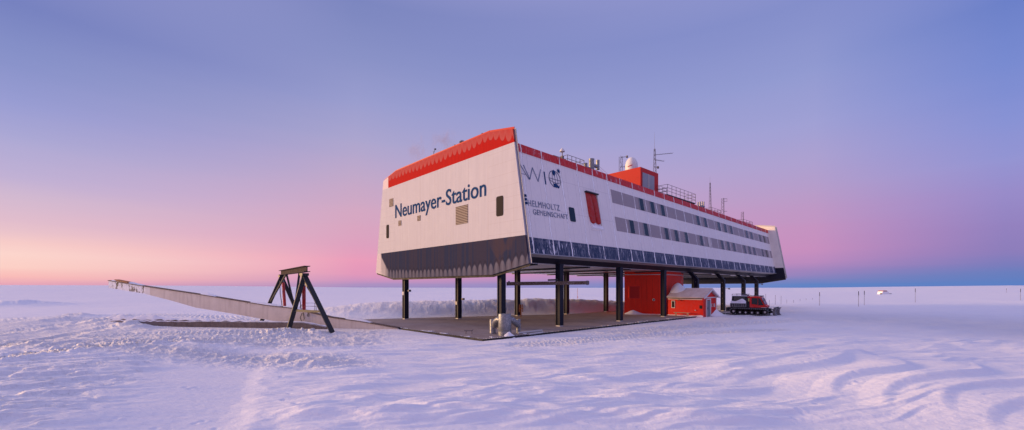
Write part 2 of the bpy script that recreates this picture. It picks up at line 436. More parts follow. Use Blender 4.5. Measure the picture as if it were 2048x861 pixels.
def heights(X, Y):
    r = np.hypot(X, Y); az = np.degrees(np.arctan2(X, np.maximum(Y, 1e-3)))
    az = np.where(Y <= 0, np.where(X > 0, 90, -90), az)
    u = (X-OX)*UX+(Y-OY)*UY; v = (X-OX)*VX+(Y-OY)*VY
    # far plain lifts very gently; a little more at both sides
    off = np.interp(az, [-90, -50, -38, -20, 0, 20, 34, 42, 50, 90], [5.5, 5.5, 4.2, .6, -.8, -.8, -.4, 2.0, 4.6, 5])
    px = np.abs(X)*0+F/np.maximum(np.cos(np.radians(np.clip(az, -60, 60))), .3)
    zfar = CAMZ+off*620/px
    h = zfar*sstep(75, 620, r)*(r/620 if False else 1)
    h = h*np.where(r < 620, np.clip(r/620, 0, 1)**.6, 1)
    h += fbm(X/60, Y/60, 3, 1)*.5*sstep(60, 160, r)*(1-sstep(350, 600, r))
    h += fbm(X/9, Y/9, 3, 2)*.10*(1-sstep(150, 300, r))
    dk = in_deck(u, v)
    h *= sstep(0., 5., -dk)*.9+.1
    rough = np.zeros(X.shape)
    # windblown long ripples
    near = (1-sstep(70, 130, r))
    e, _, sd, _ = seg(X, Y, EDGE)
    right = np.where(sd < 0, -1, 1)*e                     # >0 on one side
    side = np.where((sd*1) > 0, e, -e)                    # positive: right of the drift edge
    onr = sstep(-.2, .5, side)
    a = .98*X+.2*Y; b = -.2*X+.98*Y
    rip = fbm(a/4.2, b/1.15, 4, 3, .45)
    rip2 = 1-np.abs(fbm(a/1.3+3, b/.42, 3, 5, .5))
    h += near*(.06*rip+.012*rip2)*(.35+.65*onr)*sstep(-1, 3, -dk)
    h += near*.06*fbm(a/7, b/1.8, 3, 6)*sstep(0, 6, -dk)
    # step where the fresh drift ends
    wob = fbm(X/1.2, Y/1.2, 3, 4)*.45
    st = sstep(-.55, .35, side+wob*.7)
    fade = sstep(5, 9, Y)*(1-sstep(27, 34, Y))
    h += .40*sstep(0, 8, -side)*fade*(1-sstep(9, 22, -side))
    h += onr*fade*np.exp(-np.maximum(side, 0)/3.5)*.07*fbm(a/1.3, b/.55, 3, 4, .55)
    ylim = 21-np.maximum(0, X-17)*.75
    h += .55*sstep(7, 15.5, X)*(1-sstep(-2.2, 1.2, Y-ylim))*sstep(3, 9, Y)*(1-sstep(24, 34, X))
    h += .08*st*fade*np.exp(-np.maximum(side, 0)/14)
    # chopped snow along the left of the drift
    chop_m = sstep(.6, 0, np.abs(side-.3))*0
    blk = sstep(22, 26, Y)*(1-sstep(30, 36, Y))*sstep(-26, -18, X)*(1-sstep(-10, -7, X))
    # rough ground left
    lf = (1-sstep(-9, -5, X-(Y-20)*-.25))*near
    band = np.clip(1-np.abs((Y-(23.5+(X+20)*-.25))/3.2), 0, 1)      # ragged blocks bordering the smooth drift
    lowl = sstep(0, 4, -(X+.55*Y-2.5)-6)*(1-sstep(20, 24, Y))       # cut sastrugi far left
    n = fbm(X/.55, Y/.55, 4, 7, .62)*(1-.85*sstep(32, 50, r)); n2 = fbm(X/1.6, Y/1.6, 4, 1, .6)
    h += lf*band*(.20*np.maximum(n, -.2)+.16*n2)
    cut = fbm((X*.9+Y*.45)/1.8, (-X*.45+Y*.9)/.5, 4, 2, .6)
    step = np.tanh(cut*7)*.5
    h += lf*lowl*(.15*step+.05*n)
    rough = np.maximum(rough, lf*band*.8); rough = np.maximum(rough, lf*lowl*.25)
    dist = lf*sstep(24, 28, Y)*(1-sstep(46, 60, Y))
    h += dist*(.14*n+.14*n2); rough = np.maximum(rough, dist*.75)
    for pts, wd, am, per in TRACKS:
        d, run, _, _ = seg(X, Y, pts)
        m = sstep(wd, wd*.55, d)
        tread = np.cos(2*math.pi*(run+.5*np.abs((d % .9)-.45)+.25*n)/per)
        h += m*(am*1.7*tread*(.6+.5*n2)-.05)+am*1.6*np.exp(-((d-wd)/.35)**2)*(.5+n)*(d < wd+1.5)
        rough = np.maximum(rough, m*.6)
    # shallow hollow far left
    # groomed, trampled snow in front of the deck and hut
    gr = np.clip(1-np.abs(dk+5.5)/5.5, 0, 1)*sstep(2, 12, u+v*.2)
    h += gr*.07*n; rough = np.maximum(rough, gr*.9)
    tr = np.exp(-((r-62)/22)**2)*sstep(20, 45, X)
    rough = np.maximum(rough, tr*.8); h += tr*.06*n2
    mid = sstep(24, 32, r)*(1-sstep(90, 150, r))*sstep(2, 10, X)*sstep(1., 7, -dk)
    h += mid*.20*np.maximum(fbm(a/6.5, b/1.6, 4, 2, .55), -.05)
    # bank piled behind the deck
    d, run, sd2, ix = seg(X, Y, BERM)
    bz = np.interp(ix, range(len(BERM)), [p[2] for p in BERM])
    wfront = np.where(sd2 < 0, 7.5, 16.)
    prof = (1-sstep(0, 1, (d/wfront)))
    inr = sstep(0, .12, ix/(len(BERM)-1))*sstep(0, .12, 1-ix/(len(BERM)-1))
    bm_ = bz*prof*inr
    h += bm_*(.92+.06*n2)+.16*fbm(X/.8, Y/1.6, 4, 5, .6)*np.clip(bm_, 0, 1)+.16*n*np.clip(bm_, 0, 1)*(1-sstep(.55, .7, ix/10))+.13*fbm(X/2.2, Y/2.2, 3, 3)*np.clip(bm_, 0, 1)
    rough = np.maximum(rough, np.clip(bm_*1.2, 0, 1)*.8)
    # ploughed rubble around the end of the trench wall
    for (x, y, rad, hh) in [(235, 648, 1.5, .75), (262, 652, 1.2, .5), (300, 648, 1.1, .55), (215, 644, 1.8, .5), (285, 655, 1.3, .45), (250, 637, 2.0, .4), (150, 634, 2.6, .45), (130, 640, 2.2, .35), (560, 660, 1.6, .3), (600, 668, 1.8, .25), (40, 610, 7, .9), (1440, 627, 1.2, .35), (545, 668, 1.3, .25)]:
        c = gp(x, y); q = np.exp(-((X-c[0])**2+(Y-c[1])**2)/rad**2)
        h += q*hh*(1+1.3*n+.6*n2); rough = np.maximum(rough, q*.9*(rad < 5))
    for (x0, y0, x1, y1, A, w1, w2, bend, shf) in steps:
        ln = math.hypot(x1-x0, y1-y0); tx, ty = (x1-x0)/ln, (y1-y0)/ln
        rad = ln*.85+w2+w1+shf+.5; mx, my = (x0+x1)/2, (y0+y1)/2
        m = np.nonzero((np.abs(X-mx) < rad) & (np.abs(Y-my) < rad))[0]
        if not len(m): continue
        dx, dy = X[m]-x0, Y[m]-y0
        al = dx*tx+dy*ty; ss = dx*ty-dy*tx                   # + = near/right side
        ss = ss+bend*ln*np.sin(np.clip(al/ln, -.2, 1.2)*2*math.pi)*.5
        qq = np.clip(-(ss+w1)/w2, 0, 1)
        P = np.where(ss >= 0, 0, np.where(ss > -w1, sstep(0, -w1, ss), 1-qq**1.7))
        aa = (al+shf*qq)/ln
        env = np.clip(aa/.45, 0, 1)**.9*(1-sstep(.7, 1.3, al/ln))
        h[m] += A*env*P
    for (x, y) in DENTS:
        c = gp(x, y); q = ((X-c[0])**2+(Y-c[1])**2)
        h += .02*np.exp(-q/.03)-.045*np.exp(-q/.008)
    tdst, _, tsd, tix = seg(X, Y, [(-14.6, 38.9), (-40.6, 42.6)])
    fl = sstep(4.2, 1.0, tdst)*(1-sstep(.70, .86, tix))
    h = h*(1-fl)-.10*fl
    # snow dips under and round the deck, deck top is z = 0
    spill = (fbm(X/.9, Y/.9, 4, 2, .6)+.15*fbm(X/5, Y/5, 2, 3))
    edge_ = np.minimum(u+4.85, 13.75+(u+4.7)*.0066-v)
    cov = (edge_ < .10+1.7*np.maximum(spill-.10, 0)) & (dk > 0)
    h = np.where(dk > 0, np.where(cov, .035, -.45), h*sstep(0, 1.6, -dk)-.09*np.exp(np.minimum(dk, 0)/3.))
    h = np.where((dk > -.25) & (dk <= 0), -.12-.33*sstep(-.25, 0, dk), h)
    return h, np.clip(rough, 0, 1)

def build_ground():
    az = list(np.arange(-54, 54.001, .085)); side = [54+126*(i/28)**1.2 for i in range(1, 29)]
    az = [-s for s in reversed(side[:-1])]+az+side
    az = np.radians(np.array(az))
    deps = [F*CAMZ/q for q in np.arange(330, 40, -.6)]
    deps += [F*CAMZ/q for q in np.arange(40, 4, -.30)]
    deps += [900, 1200, 1800, 3000, 6000, 12000, 25000]
    deps = [.6, 1.5, 3, 5, 7, 8.3]+[d for d in deps if d > 8.8]
    D = np.array(deps)
    AZ, DD = np.meshgrid(az, D)
    cosn = np.where(np.abs(AZ) < R(54), np.cos(AZ), math.cos(R(54)))
    RR = DD/cosn
    X = (RR*np.sin(AZ)); Y = (RR*np.cos(AZ))
    sh = X.shape
    h, rg = heights(X.ravel(), Y.ravel())
    nr, nc = sh
    vs = np.stack([X.ravel(), Y.ravel(), h], 1)
    i = np.arange(nr*nc).reshape(sh)
    nxt = np.roll(i, -1, axis=1)
    q = np.stack([i[:-1], nxt[:-1], nxt[1:], i[1:]], -1).reshape(-1, 4)
    c0 = len(vs); vs = np.vstack([vs, [[0, 0, float(h[:nc].mean())]]])
    tri = [(c0, int(nxt[0, k]), int(i[0, k])) for k in range(nc)]
    me = bpy.data.meshes.new('ground')
    nq, nt_ = len(q), len(tri)
    me.vertices.add(len(vs)); me.vertices.foreach_set('co', vs.ravel())
    lv = np.concatenate([q[:, ::-1].ravel(), np.array(tri).ravel()])
    me.loops.add(len(lv)); me.loops.foreach_set('vertex_index', lv.astype(np.int32))
    me.polygons.add(nq+nt_)
    ls = np.concatenate([np.arange(nq)*4, nq*4+np.arange(nt_)*3])
    me.polygons.foreach_set('loop_start', ls.astype(np.int32))
    me.polygons.foreach_set('use_smooth', np.ones(nq+nt_, bool))
    at_ = me.attributes.new('rough', 'FLOAT', 'POINT')
    at_.data.foreach_set('value', np.concatenate([rg, [0]]).astype(np.float32))
    me.update(calc_edges=True); me.validate()
    me.materials.append(M['snow'])
    o = bpy.data.objects.new('ground', me); COL.objects.link(o)
    o['kind'] = 'structure'
    if me.polygons[nq//2].normal.z < 0: me.flip_normals()
    return o
build_ground()

# deck under the station
d = MB().prism([L(u, v, -.40) for u, v in DECK], (0, 0, .40)).build('platform', M['deck'])
d.location = (OX, OY, 0); d.rotation_euler = (0, 0, YAW); d['kind'] = 'structure'
e = MB()
e.bar(L(-4.8, 13.86, -.06), L(48.5, 14.2, -.06), .12, .18); e.bar(L(-4.82, 13.8, -.06), L(-5.3, -12, -.06), .12, .18)
e = e.build('platform_edge', M['black']); e.location = (OX, OY, 0); e.rotation_euler = (0, 0, YAW); e['kind'] = 'structure'

# ------------------------------------------------------------------ the station
ST = empty('station_building', (OX, OY, 0), YAW, 'long white research station with red roof edge raised on dark blue pillars', 'building')
LEN = 74.3
def tp_(u): return 1-.1*u/74.3
SL = 1.7/9.66; NN = Vector((0, -9.66, 1.7)).normalized()
def fp(u, b, n=0.):                                     # point on the long front; b = height up the sloping face
    bb = b*tp_(u)
    return L(u, 12-SL*bb, 6.74+bb)+NN*n
def fquad(mb, u0, u1, b0, b1, n0, n1, segs=1):
    for i in range(segs):
        a, c = u0+(u1-u0)*i/segs, u0+(u1-u0)*(i+1)/segs
        mb.hexa([fp(a, b0, n0), fp(c, b0, n0), fp(c, b0, n1), fp(a, b0, n1), fp(a, b1, n0), fp(c, b1, n0), fp(c, b1, n1), fp(a, b1, n1)])
    return mb
# hull (core of the body, closed)
def sect(u, ins=.25):
    t = tp_(u); zt = 6.74+9.55*t
    return [L(u, 10.35, 6.08), L(u, 12-ins, 6.8), L(u, 12-SL*9.55*t-ins, zt), L(u, -(12-SL*9.55*t-ins), zt), L(u, -(12-ins), 6.8), L(u, -10.35, 6.08)]
a, b = sect(.36), sect(LEN); n = 6
MB().add(a+b, [tuple(range(n)), tuple(reversed(range(n, 2*n)))]+[(i, i+n, (i+1) % n+n, (i+1) % n) for i in range(n)]).build('hull', M['navy'], ST)
fquad(MB(), .36, LEN, 1.42, 9.25, -.2, 0).build('long_wall', M['clad'], ST)
fquad(MB(), .36, LEN, 0, 1.42, -.2, .05).build('skirt', M['skirt'], ST)
fquad(MB(), .36, LEN, 9.25, 10.0, -.3, .06).build('roof_fascia', M['fascia'], ST)
# far side wall
mb = MB()
for b0, b1 in ((0, 9.95),):
    q = [fp(.36, b0), fp(LEN, b0), fp(LEN, b1), fp(.36, b1)]
    q = [Vector((p.x, -p.y, p.z)) for p in q]
    mb.prism(q, (0, -.2, 0))
mb.build('rear_wall', M['clad'], ST)
# lip of the skirt, thin ledge
fquad(MB(), .36, LEN, -.08, 0, -.9, .12).build('skirt_ledge', M['grey'], ST)
MB().box((37.3, 0, 6.04), (73.5, 20.5, .06)).build('soffit', M['under'], ST)
mb = MB()
for k in range(9): mb.box((4.5+8.2*k, 0, 5.93), (.32, 20.6, .14))
mb.build('soffit_beam', M['dark'], ST)
# end walls
PO = [(11.78, 17.08), (8.58, 17.63), (-8.6, 17.6), (-11.6, 17.02), (-13.65, 5.68), (-9.2, 4.9), (9.1, 4.9), (13.65, 5.72)]
def edge_v(z, s): return s*(11.78+(17.08-z)*(13.65-11.78)/(17.08-5.7)) if s > 0 else s*(11.6+(17.02-z)*(13.65-11.6)/(17.02-5.68))
zr, zd = 15.92, 8.04
def end_wall(u, dz, near):
    k = 1. if near else .93
    f = lambda v, z: L(u, v, z if near else 4.9+(z-4.9)*k)
    red = [(edge_v(zr, 1), zr), PO[0], PO[1], PO[2], PO[3], (edge_v(zr, -1), zr)]
    wh = [(edge_v(zd, 1), zd), (edge_v(zr, 1), zr), (edge_v(zr, -1), zr), (edge_v(zd, -1), zd)]
    dk_ = [PO[7], (edge_v(zd, 1), zd), (edge_v(zd, -1), zd), PO[4], PO[5], PO[6]]
    th = (.36 if near else .5, 0, 0)
    fm = M['endwhite'] if near else M['cream']
    p = MB().prism([f(*q) for q in wh], th).build('end_wall', fm, ST)
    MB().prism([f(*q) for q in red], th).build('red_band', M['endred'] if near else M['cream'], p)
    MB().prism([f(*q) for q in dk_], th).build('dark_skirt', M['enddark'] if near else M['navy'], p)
    rim = MB()
    loop = [f(*q)+Vector((th[0]/2, 0, 0)) for q in PO]
    for i in (3, 7): MB().bar(loop[i], loop[(i+1) % 8], th[0]+.05, .055, (1, 0, 0)).build('edge_trim', M['grey'] if near else M['concrete'], p)
    rim = MB()
    for i in (0, 1, 2): rim.bar(loop[i], loop[(i+1) % 8], th[0]+.05, .05, (1, 0, 0))
    rim.build('top_trim', M['redroof'] if near else M['concrete'], p)
    rim = MB()
    for i in (4, 5, 6): rim.bar(loop[i], loop[(i+1) % 8], th[0]+.05, .055, (1, 0, 0))
    rim.build('bottom_trim', M['black'], p)
    return p
EW = end_wall(0, 0, True); end_wall(LEN, 0, False)
def on_end(v0, v1, z0, z1, n0, n1, name, mat, r=0., parent=EW):
    mb = MB()
    if r:
        pts = []
        for cx_, cz_, a0 in ((v1-r, z1-r, 0), (v0+r, z1-r, 90), (v0+r, z0+r, 180), (v1-r, z0+r, 270)):
            for k in range(5): w = R(a0+k*22.5); pts.append(L(-n1, cx_+r*math.cos(w), cz_+r*math.sin(w)))
        mb.prism(pts, (n1-n0, 0, 0))
    else: mb.box(L(-(n0+n1)/2, (v0+v1)/2, (z0+z1)/2), (abs(n1-n0), v1-v0, z1-z0))
    return mb.build(name, mat, parent)
def port(v0, v1, z0, z1):
    w = on_end(v0, v1, z0, z1, -.02, .03, 'window', M['grey'], .17)
    on_end(v0+.06, v1-.06, z0+.07, z1-.07, .03, .05, 'pane', M['olive'], .13, w) if False else None
    w.data.materials[0] = M['olive']
    return w
port(9.72, 10.62, 9.95, 11.68); port(-10.75, -10.1, 9.8, 11.45)
for v0, v1, z0, z1 in [(-9.97, -9.0, 13.55, 14.5), (-7.72, -7.05, 11.0, 11.6), (-3.46, -2.82, 11.1, 11.66), (3.73, 5.65, 9.88, 11.62)]:
    w = on_end(v0, v1, z0, z1, -.02, .04, 'vent', M['vent'])
# windows of the long front
GB = MB
fquad(MB(), 16.3, 35.6, 6.70, 8.28, 0, .02).build('window_band', M['grey'], ST)
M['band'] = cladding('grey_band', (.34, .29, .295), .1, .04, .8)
for b0, b1 in ((6.70, 8.28), (3.42, 5.06)):
    fquad(MB(), 16.3, 73.9, b0, b1, 0, .022).build('window_band', M['band'], ST)
for o in [o for o in ST.children if o.name == 'window_band'][:1]: bpy.data.objects.remove(o)
def window(uc, b0, b1, lit=False):
    h = .47
    w = fquad(MB(), uc-h, uc+h, b0+.03, b1-.03, .02, .06).build('window', M['glasslit'] if lit else M['glass'], ST)
    fquad(MB(), uc-h-.12, uc-h, b0+.03, b1-.03, .02, .075).build('frame', M['grey'], w)
for uc in [22.8, 25.5, 28.2, 39.2, 41.9, 47.3, 50.0, 52.7, 60.5, 63.1, 68.1, 70.7]: window(uc, 6.70, 8.28)
for uc in [19.65, 22.86, 28.2, 31.0, 34.1, 39.1, 47.2, 49.9, 52.5, 57.8, 60.35, 63.0, 67.8, 70.4]: window(uc, 3.42, 5.06)
for uc in [42.0, 72.1]: window(uc, 3.42, 5.06, True)
# window beside the lettering, rounded corners
pts = []
for cu, cb, a0 in ((9.0-.14, 5.0-.14, 0), (8.16+.14, 5.0-.14, 90), (8.16+.14, 3.56+.14, 180), (9.0-.14, 3.56+.14, 270)):
    for k in range(5): w = R(a0+k*22.5); pts.append(fp(cu+.14*math.cos(w), cb+.14*math.sin(w), .01))
MB().prism(pts, NN*.05).build('window', M['glass'], ST)
# red cover with snow sill
mb = MB()
nx_ = 24; prof = []
for i in range(nx_+1):
    s = i/nx_; u = 11.32+1.86*s
    bul = .12+.20*abs(math.sin(s*math.pi*2))**.6 if 0 < s < 1 else .03
    if abs(s-.5) < .06: bul = .08
    lo = 3.95-.25*(math.sin(s*math.pi*2)**2)+(.45 if s < .06 or s > .94 else 0)
    prof.append((u, bul, lo))
vs, fs = [], []
for (u, bu, lo) in prof:
    for j in range(7):
        t = j/6; vs.append(fp(u+.05*(1-t), lo+(7.02-lo)*t, bu*(1-.75*t**3)))
for i in range(nx_):
    for j in range(6): fs.append((i*7+j, (i+1)*7+j, (i+1)*7+j+1, i*7+j+1))
k = len(vs)
for (u, bu, lo) in prof:
    for j in range(7):
        t = j/6; vs.append(fp(u+.05*(1-t), lo+(7.02-lo)*t, -.02))
for i in range(nx_):
    for j in range(6): fs.append((k+i*7+j+1, k+(i+1)*7+j+1, k+(i+1)*7+j, k+i*7+j))
for i in range(nx_): fs.append((i*7, k+i*7, k+(i+1)*7, (i+1)*7)); fs.append((i*7+6, (i+1)*7+6, k+(i+1)*7+6, k+i*7+6))
for j in range(6): fs.append((j, j+1, k+j+1, k+j)); fs.append((nx_*7+j, k+nx_*7+j, k+nx_*7+j+1, nx_*7+j+1))
cv = MB().add(vs, fs, True).build('canvas_cover', paint('red_canvas', (.42, .018, .012), .6, 0, .25, 3), ST)
fquad(MB(), 11.2, 13.4, 7.02, 7.14, 0, .28).build('cover_frame', M['dark'], cv)
fquad(MB(), 13.2, 13.33, 3.6, 7.02, 0, .16).build('cover_frame', M['concrete'], cv)
sb = MB()
for i in range(9):
    u0 = 11.5+i*.21
    sb.hexa([fp(u0, 3.12+.05*random.random(), 0), fp(u0+.21, 3.12, 0), fp(u0+.21, 3.2, .28), fp(u0, 3.2, .28+.04*random.random()), fp(u0, 3.9, 0), fp(u0+.21, 3.9, 0), fp(u0+.21, 3.6, .12), fp(u0, 3.62, .12)])
sb.build('snow_sill', M['drift'], ST)

# lettering
def text_mesh(body, mat, name, place, width, height, bold=0., shear=0., sp=1.):
    cu = bpy.data.curves.new('t', 'FONT'); cu.body = body; cu.size = 1; cu.extrude = .01; cu.offset = bold; cu.space_character = sp; cu.resolution_u = 4
    ob = bpy.data.objects.new('t', cu); COL.objects.link(ob)
    dg = bpy.context.evaluated_depsgraph_get()
    me = bpy.data.meshes.new_from_object(ob.evaluated_get(dg))
    bpy.data.objects.remove(ob)
    co = [v.co.copy() for v in me.vertices]
    x0, x1 = min(c.x for c in co), max(c.x for c in co)
    # cap height from the first letter
    capx = x0+(x1-x0)*.5/len(body)
    caph = max(c.y for c in co if c.x < x0+(x1-x0)/len(body)*.9)
    for v, c in zip(me.vertices, co): v.co = place((c.x-x0)/(x1-x0)*width, c.y/caph*height, (c.z+.01)*1.5)
    me.materials.clear(); me.materials.append(mat); me.name = name
    o = bpy.data.objects.new(name, me); COL.objects.link(o); o.parent = ST
    return o
text_mesh('Neumayer-Station', M['letter'], 'name_lettering', lambda x, y, n: L(-.012-n, -8.47+x, 12.03+y), 16.8, 1.55, .006)
text_mesh('HELMHOLTZ', M['letterfaint'], 'society_lettering', lambda x, y, n: fp(2.40+x, 4.28+y+x*.03, .012+n), 4.36, .56, .0, sp=1.12)
text_mesh('GEMEINSCHAFT', M['letterfaint'], 'society_lettering', lambda x, y, n: fp(2.92+x, 3.58+y+x*.025, .012+n), 4.92, .48, .0, sp=1.1)
def ribbon(mb, pts, w, n0=.012, n1=.035, place=fp):
    for i in range(len(pts)-1):
        (x0, y0), (x1, y1) = pts[i], pts[i+1]
        dx, dy = x1-x0, y1-y0; l = math.hypot(dx, dy) or 1
        ox, oy = -dy/l*w/2, dx/l*w/2; ex, ey = dx/l*w*.15, dy/l*w*.15
        c = [(x0-ox-ex, y0-oy-ey), (x1-ox+ex, y1-oy+ey), (x1+ox+ex, y1+oy+ey), (x0+ox-ex, y0+oy-ey)]
        mb.hexa([place(a_, b_, n0) for a_, b_ in c]+[place(a_, b_, n1) for a_, b_ in c])
aw = MB()
ribbon(aw, [(1.15, 6.75), (1.95, 8.1), (2.95, 6.82)], .08); ribbon(aw, [(1.45, 7.15), (2.6, 7.2)], .05)
ribbon(aw, [(2.45, 8.05), (3.05, 6.85), (3.6, 8.05), (4.15, 6.85), (4.72, 8.1)], .10)
aw.build('logo_letters', M['letterfaint'], ST)
ii = MB(); ribbon(ii, [(5.18, 6.78), (5.18, 7.98)], .15); ii.build('logo_letter', M['letter'], ST)
gl = MB(); gc, gb, gr_ = 6.66, 7.53, .86
circ = lambda rx, ry, a0=0, a1=360, n=28: [(gc+rx*math.cos(R(a0+(a1-a0)*i/n)), gb+ry*math.sin(R(a0+(a1-a0)*i/n))) for i in range(n+1)]
ribbon(gl, circ(gr_, gr_, 20, 250), .055); ribbon(gl, circ(gr_*.93, gr_*.93, 250, 380), .03)
ribbon(gl, circ(gr_*.45, gr_*.95, 0, 360), .035, .013, .03); ribbon(gl, [(gc-gr_, gb), (gc+gr_, gb-.02)], .045, .014, .028); ribbon(gl, [(gc, gb-gr_), (gc, gb+gr_)], .045, .016, .027)
ribbon(gl, circ(gr_*1.02, gr_*.42, 195, 345), .035, .015, .029)
def blob(cx_, cb_, rx, ry, seed, n0):
    rr = random.Random(seed); pts = [fp(cx_+rx*(1+rr.uniform(-.3, .3))*math.cos(w), cb_+ry*(1+rr.uniform(-.3, .3))*math.sin(w), n0) for w in [2*math.pi*i/11 for i in range(11)]]
    gl.prism(pts, NN*.022)
blob(gc-.05, gb+.66, .24, .26, 1, .018); blob(gc-.02, gb-.62, .34, .2, 2, .018); blob(gc+.3, gb-.7, .22, .12, 3, .019)
st_ = []
for i in range(16):
    w = 2*math.pi*i/16; r_ = .26 if i % 2 == 0 else .13; st_.append(fp(7.36+r_*math.cos(w), 8.52+r_*math.sin(w), .018))
gl.prism(st_, NN*.022)
gl.build('globe_logo', M['letter'], ST)
wv = MB()
for k in range(3):
    b0 = 4.92-.36*k
    arc = [(1.55+.75*t, b0+.28*math.sin(t*1.5)+.02*k) for t in [i/7 for i in range(8)]]
    ribbon(wv, arc, .22, .012+.001*k, .034+.001*k)
wv.build('wave_logo', M['letter'], ST)

# pillars
def pillar(u, v, kink=True, lamp=None, w=.56):
    m = MB(); zt = 6.05
    if kink:
        vi = v-.95
        lev = [(v, .10), (v, 5.0), (vi, zt)]
    else: lev = [(v, .10), (v, 4.75), (v, zt)]
    h = w/2
    # I-section column: two flanges and web
    for k in range(2):
        (va, za), (vb, zb) = lev[k], lev[k+1]
        for s, tw, th in ((-1, w, .09), (1, w, .09)):
            y0 = s*(h-.045)
            m.hexa([L(u-h, va+y0-.045, za), L(u+h, va+y0-.045, za), L(u+h, va+y0+.045, za), L(u-h, va+y0+.045, za),
                    L(u-h, vb+y0-.045, zb), L(u+h, vb+y0-.045, zb), L(u+h, vb+y0+.045, zb), L(u-h, vb+y0+.045, zb)])
        m.hexa([L(u-.20, va-h+.09, za), L(u+.20, va-h+.09, za), L(u+.20, va+h-.09, za), L(u-.20, va+h-.09, za),
                L(u-.20, vb-h+.09, zb), L(u+.20, vb-h+.09, zb), L(u+.20, vb+h-.09, zb), L(u-.20, vb+h-.09, zb)])
    p = m.build('pillar', M['navy'], ST)
    MB().box(L(u, v, .05), (w*.9, w*.9, .10)).build('foot', M['concrete'], p)
    if u > 26 and kink:
        for k in range(5): MB().box(L(u-h-.02, v, 1.2+.85*k), (.04, .12, .12)).build('bolt_plate', M['rail'], p)
    if lamp:
        z = lamp; l_ = MB()
        l_.tube([L(u, v+h, z), L(u, v+h+.55, z+.03)], .03, 6); l_.box(L(u, v+h+.62, z), (.3, .12, .2)).box(L(u, v+h+.72, z), (.34, .05, .24))
        l_.build('floodlight', M['rail'], p)
    return p
front = [(1003, 671), (1119, 653), (1239, 643), (1327, 634)]
PIL = []
for i, (x, y) in enumerate(front):
    g = ground_at(x, y); u = (g.x-OX)*UX+(g.y-OY)*UY; v = (g.x-OX)*VX+(g.y-OY)*VY
    
    if i == 0: u = 1.3; v, _ = at_u(1003, 600, u)
    PIL.append((u, v)); pillar(u, v, False)
for x, v, lp in [(1393, 11.5, None), (1446, 11.5, 3.6), (1487, 11.6, None), (1513, 11.7, 4.4)]:
    u, _ = at_v(x, 600, v); PIL.append((u, v)); pillar(u, v, True, lp)
for i, (x, y, lp) in enumerate([(811, 641, 3.4), (917, 638, 2.4), (1035, 632, None), (1133, 629, None), (1212, 624, None)]):
    g = ground_at(x, y); u = (g.x-OX)*UX+(g.y-OY)*UY; v = (g.x-OX)*VX+(g.y-OY)*VY
    p = pillar(max(u, 1.0), v if i else at_u(811, 600, 1.0)[0], False, lp)
    if i < 2: MB().box(L(u-.31, v, 2.0-i*.1+(1.1 if i == 0 else 0)), (.06, .34, .4)).build('junction_box', M['concrete'], p)
for u, v in ((41, 1.), (51, 1.), (60.5, 1.)): pillar(u, v, False)
# stair and lift tower between snow and hull (slightly splayed in plan)
KK, LLf, RRt = Vector((21.15, 58.3, 0)), Vector((15.9, 59.2, 0)), Vector((25.0, 61.94, 0))
def loc(p):
    d = Vector(p)-Vector((OX, OY, 0)); return Vector((d.x*UX+d.y*UY, -d.x*UY+d.y*UX, d.z))
fd = (LLf-KK).normalized(); fn = Vector((fd.y, -fd.x, 0)); fn = fn if fn.y < 0 else -fn
def tf(x, y, n=0.):                                     # point on the tower's front face seen at (x, y)
    k = (x-CX)/F; t = (k*KK.y-KK.x)/(fd.x-k*fd.y); dd_ = KK.y+t*fd.y
    return KK+fd*t+fn*n+Vector((0, 0, CAMZ+(HY-y)/F*dd_))
def tower():
    bk = Vector((2.6, 5.5, 0))
    def ring(g, z): return [loc(KK+Vector((g*.3, -g, z))), loc(LLf+Vector((-g, -g, z))), loc(LLf+bk+Vector((-g, g, z))), loc(RRt+bk+Vector((g, g, z))), loc(RRt+Vector((g, -g, z)))]
    t = MB().prism(ring(0, -.3), (0, 0, 6.34)).build('stair_tower', M['red'], ST)
    MB().prism(ring(.04, 5.55), (0, 0, .09)).build('trim', M['concrete'], t)
    MB().prism(ring(.03, 5.05), (0, 0, .05)).build('trim', M['redflat'], t)
    q = [(1258, 573), (1280, 573), (1280, 597), (1258, 597)]
    h_ = MB().prism([loc(tf(x, y, 0)) for x, y in q], loc(KK+fn*.05)-loc(KK)).build('hatch', M['redroof'], t)
    f_ = MB()
    for i in range(4): f_.bar(loc(tf(*q[i], .06)), loc(tf(*q[(i+1) % 4], .06)), .07, .07)
    f_.build('frame', M['redflat'], h_)
    k = MB().tube([loc(tf(1307, 600, 0)), loc(tf(1307, 600, .22))], .18, 12).build('lamp', M['concrete'], t)
    MB().tube([loc(tf(1307, 600, .22)), loc(tf(1307, 600, .26))], .10, 10).build('lens', M['dark'], k)
    for i in range(1, 7):
        p = KK.lerp(LLf, i/7); MB().bar(loc(p+fn*.01+Vector((0, 0, .1))), loc(p+fn*.01+Vector((0, 0, 5.0))), .03, .02).build('wall_seam', M['redroof'], t)
tower()
def drift(name, pts, zs, wid, label, seed=0):
    """a low wedge of drifted snow along a line of world points"""
    rr = random.Random(seed); m = MB(); n = len(pts); k = 6; vs = []
    for i, (p, z) in enumerate(zip(pts, zs)):
        p = Vector(p); q = Vector(pts[min(i+1, n-1)])-Vector(pts[max(i-1, 0)]); s = Vector((q.y, -q.x, 0)).normalized()
        if s.y > 0: s = -s
        for j in range(k):
            t = j/(k-1); vs.append(p+s*wid*t*(.8+.4*rr.random())+Vector((0, 0, z*(1-t)**1.8-.16*t)))
        vs.append(p+Vector((0, 0, -.2)))
    fs = []
    for i in range(n-1):
        for j in range(k): fs.append((i*(k+1)+j, (i+1)*(k+1)+j, (i+1)*(k+1)+(j+1), i*(k+1)+(j+1)))
    o = m.add(vs, fs, True).build(name, M['drift'])
    return tag(o, label, kind='stuff')
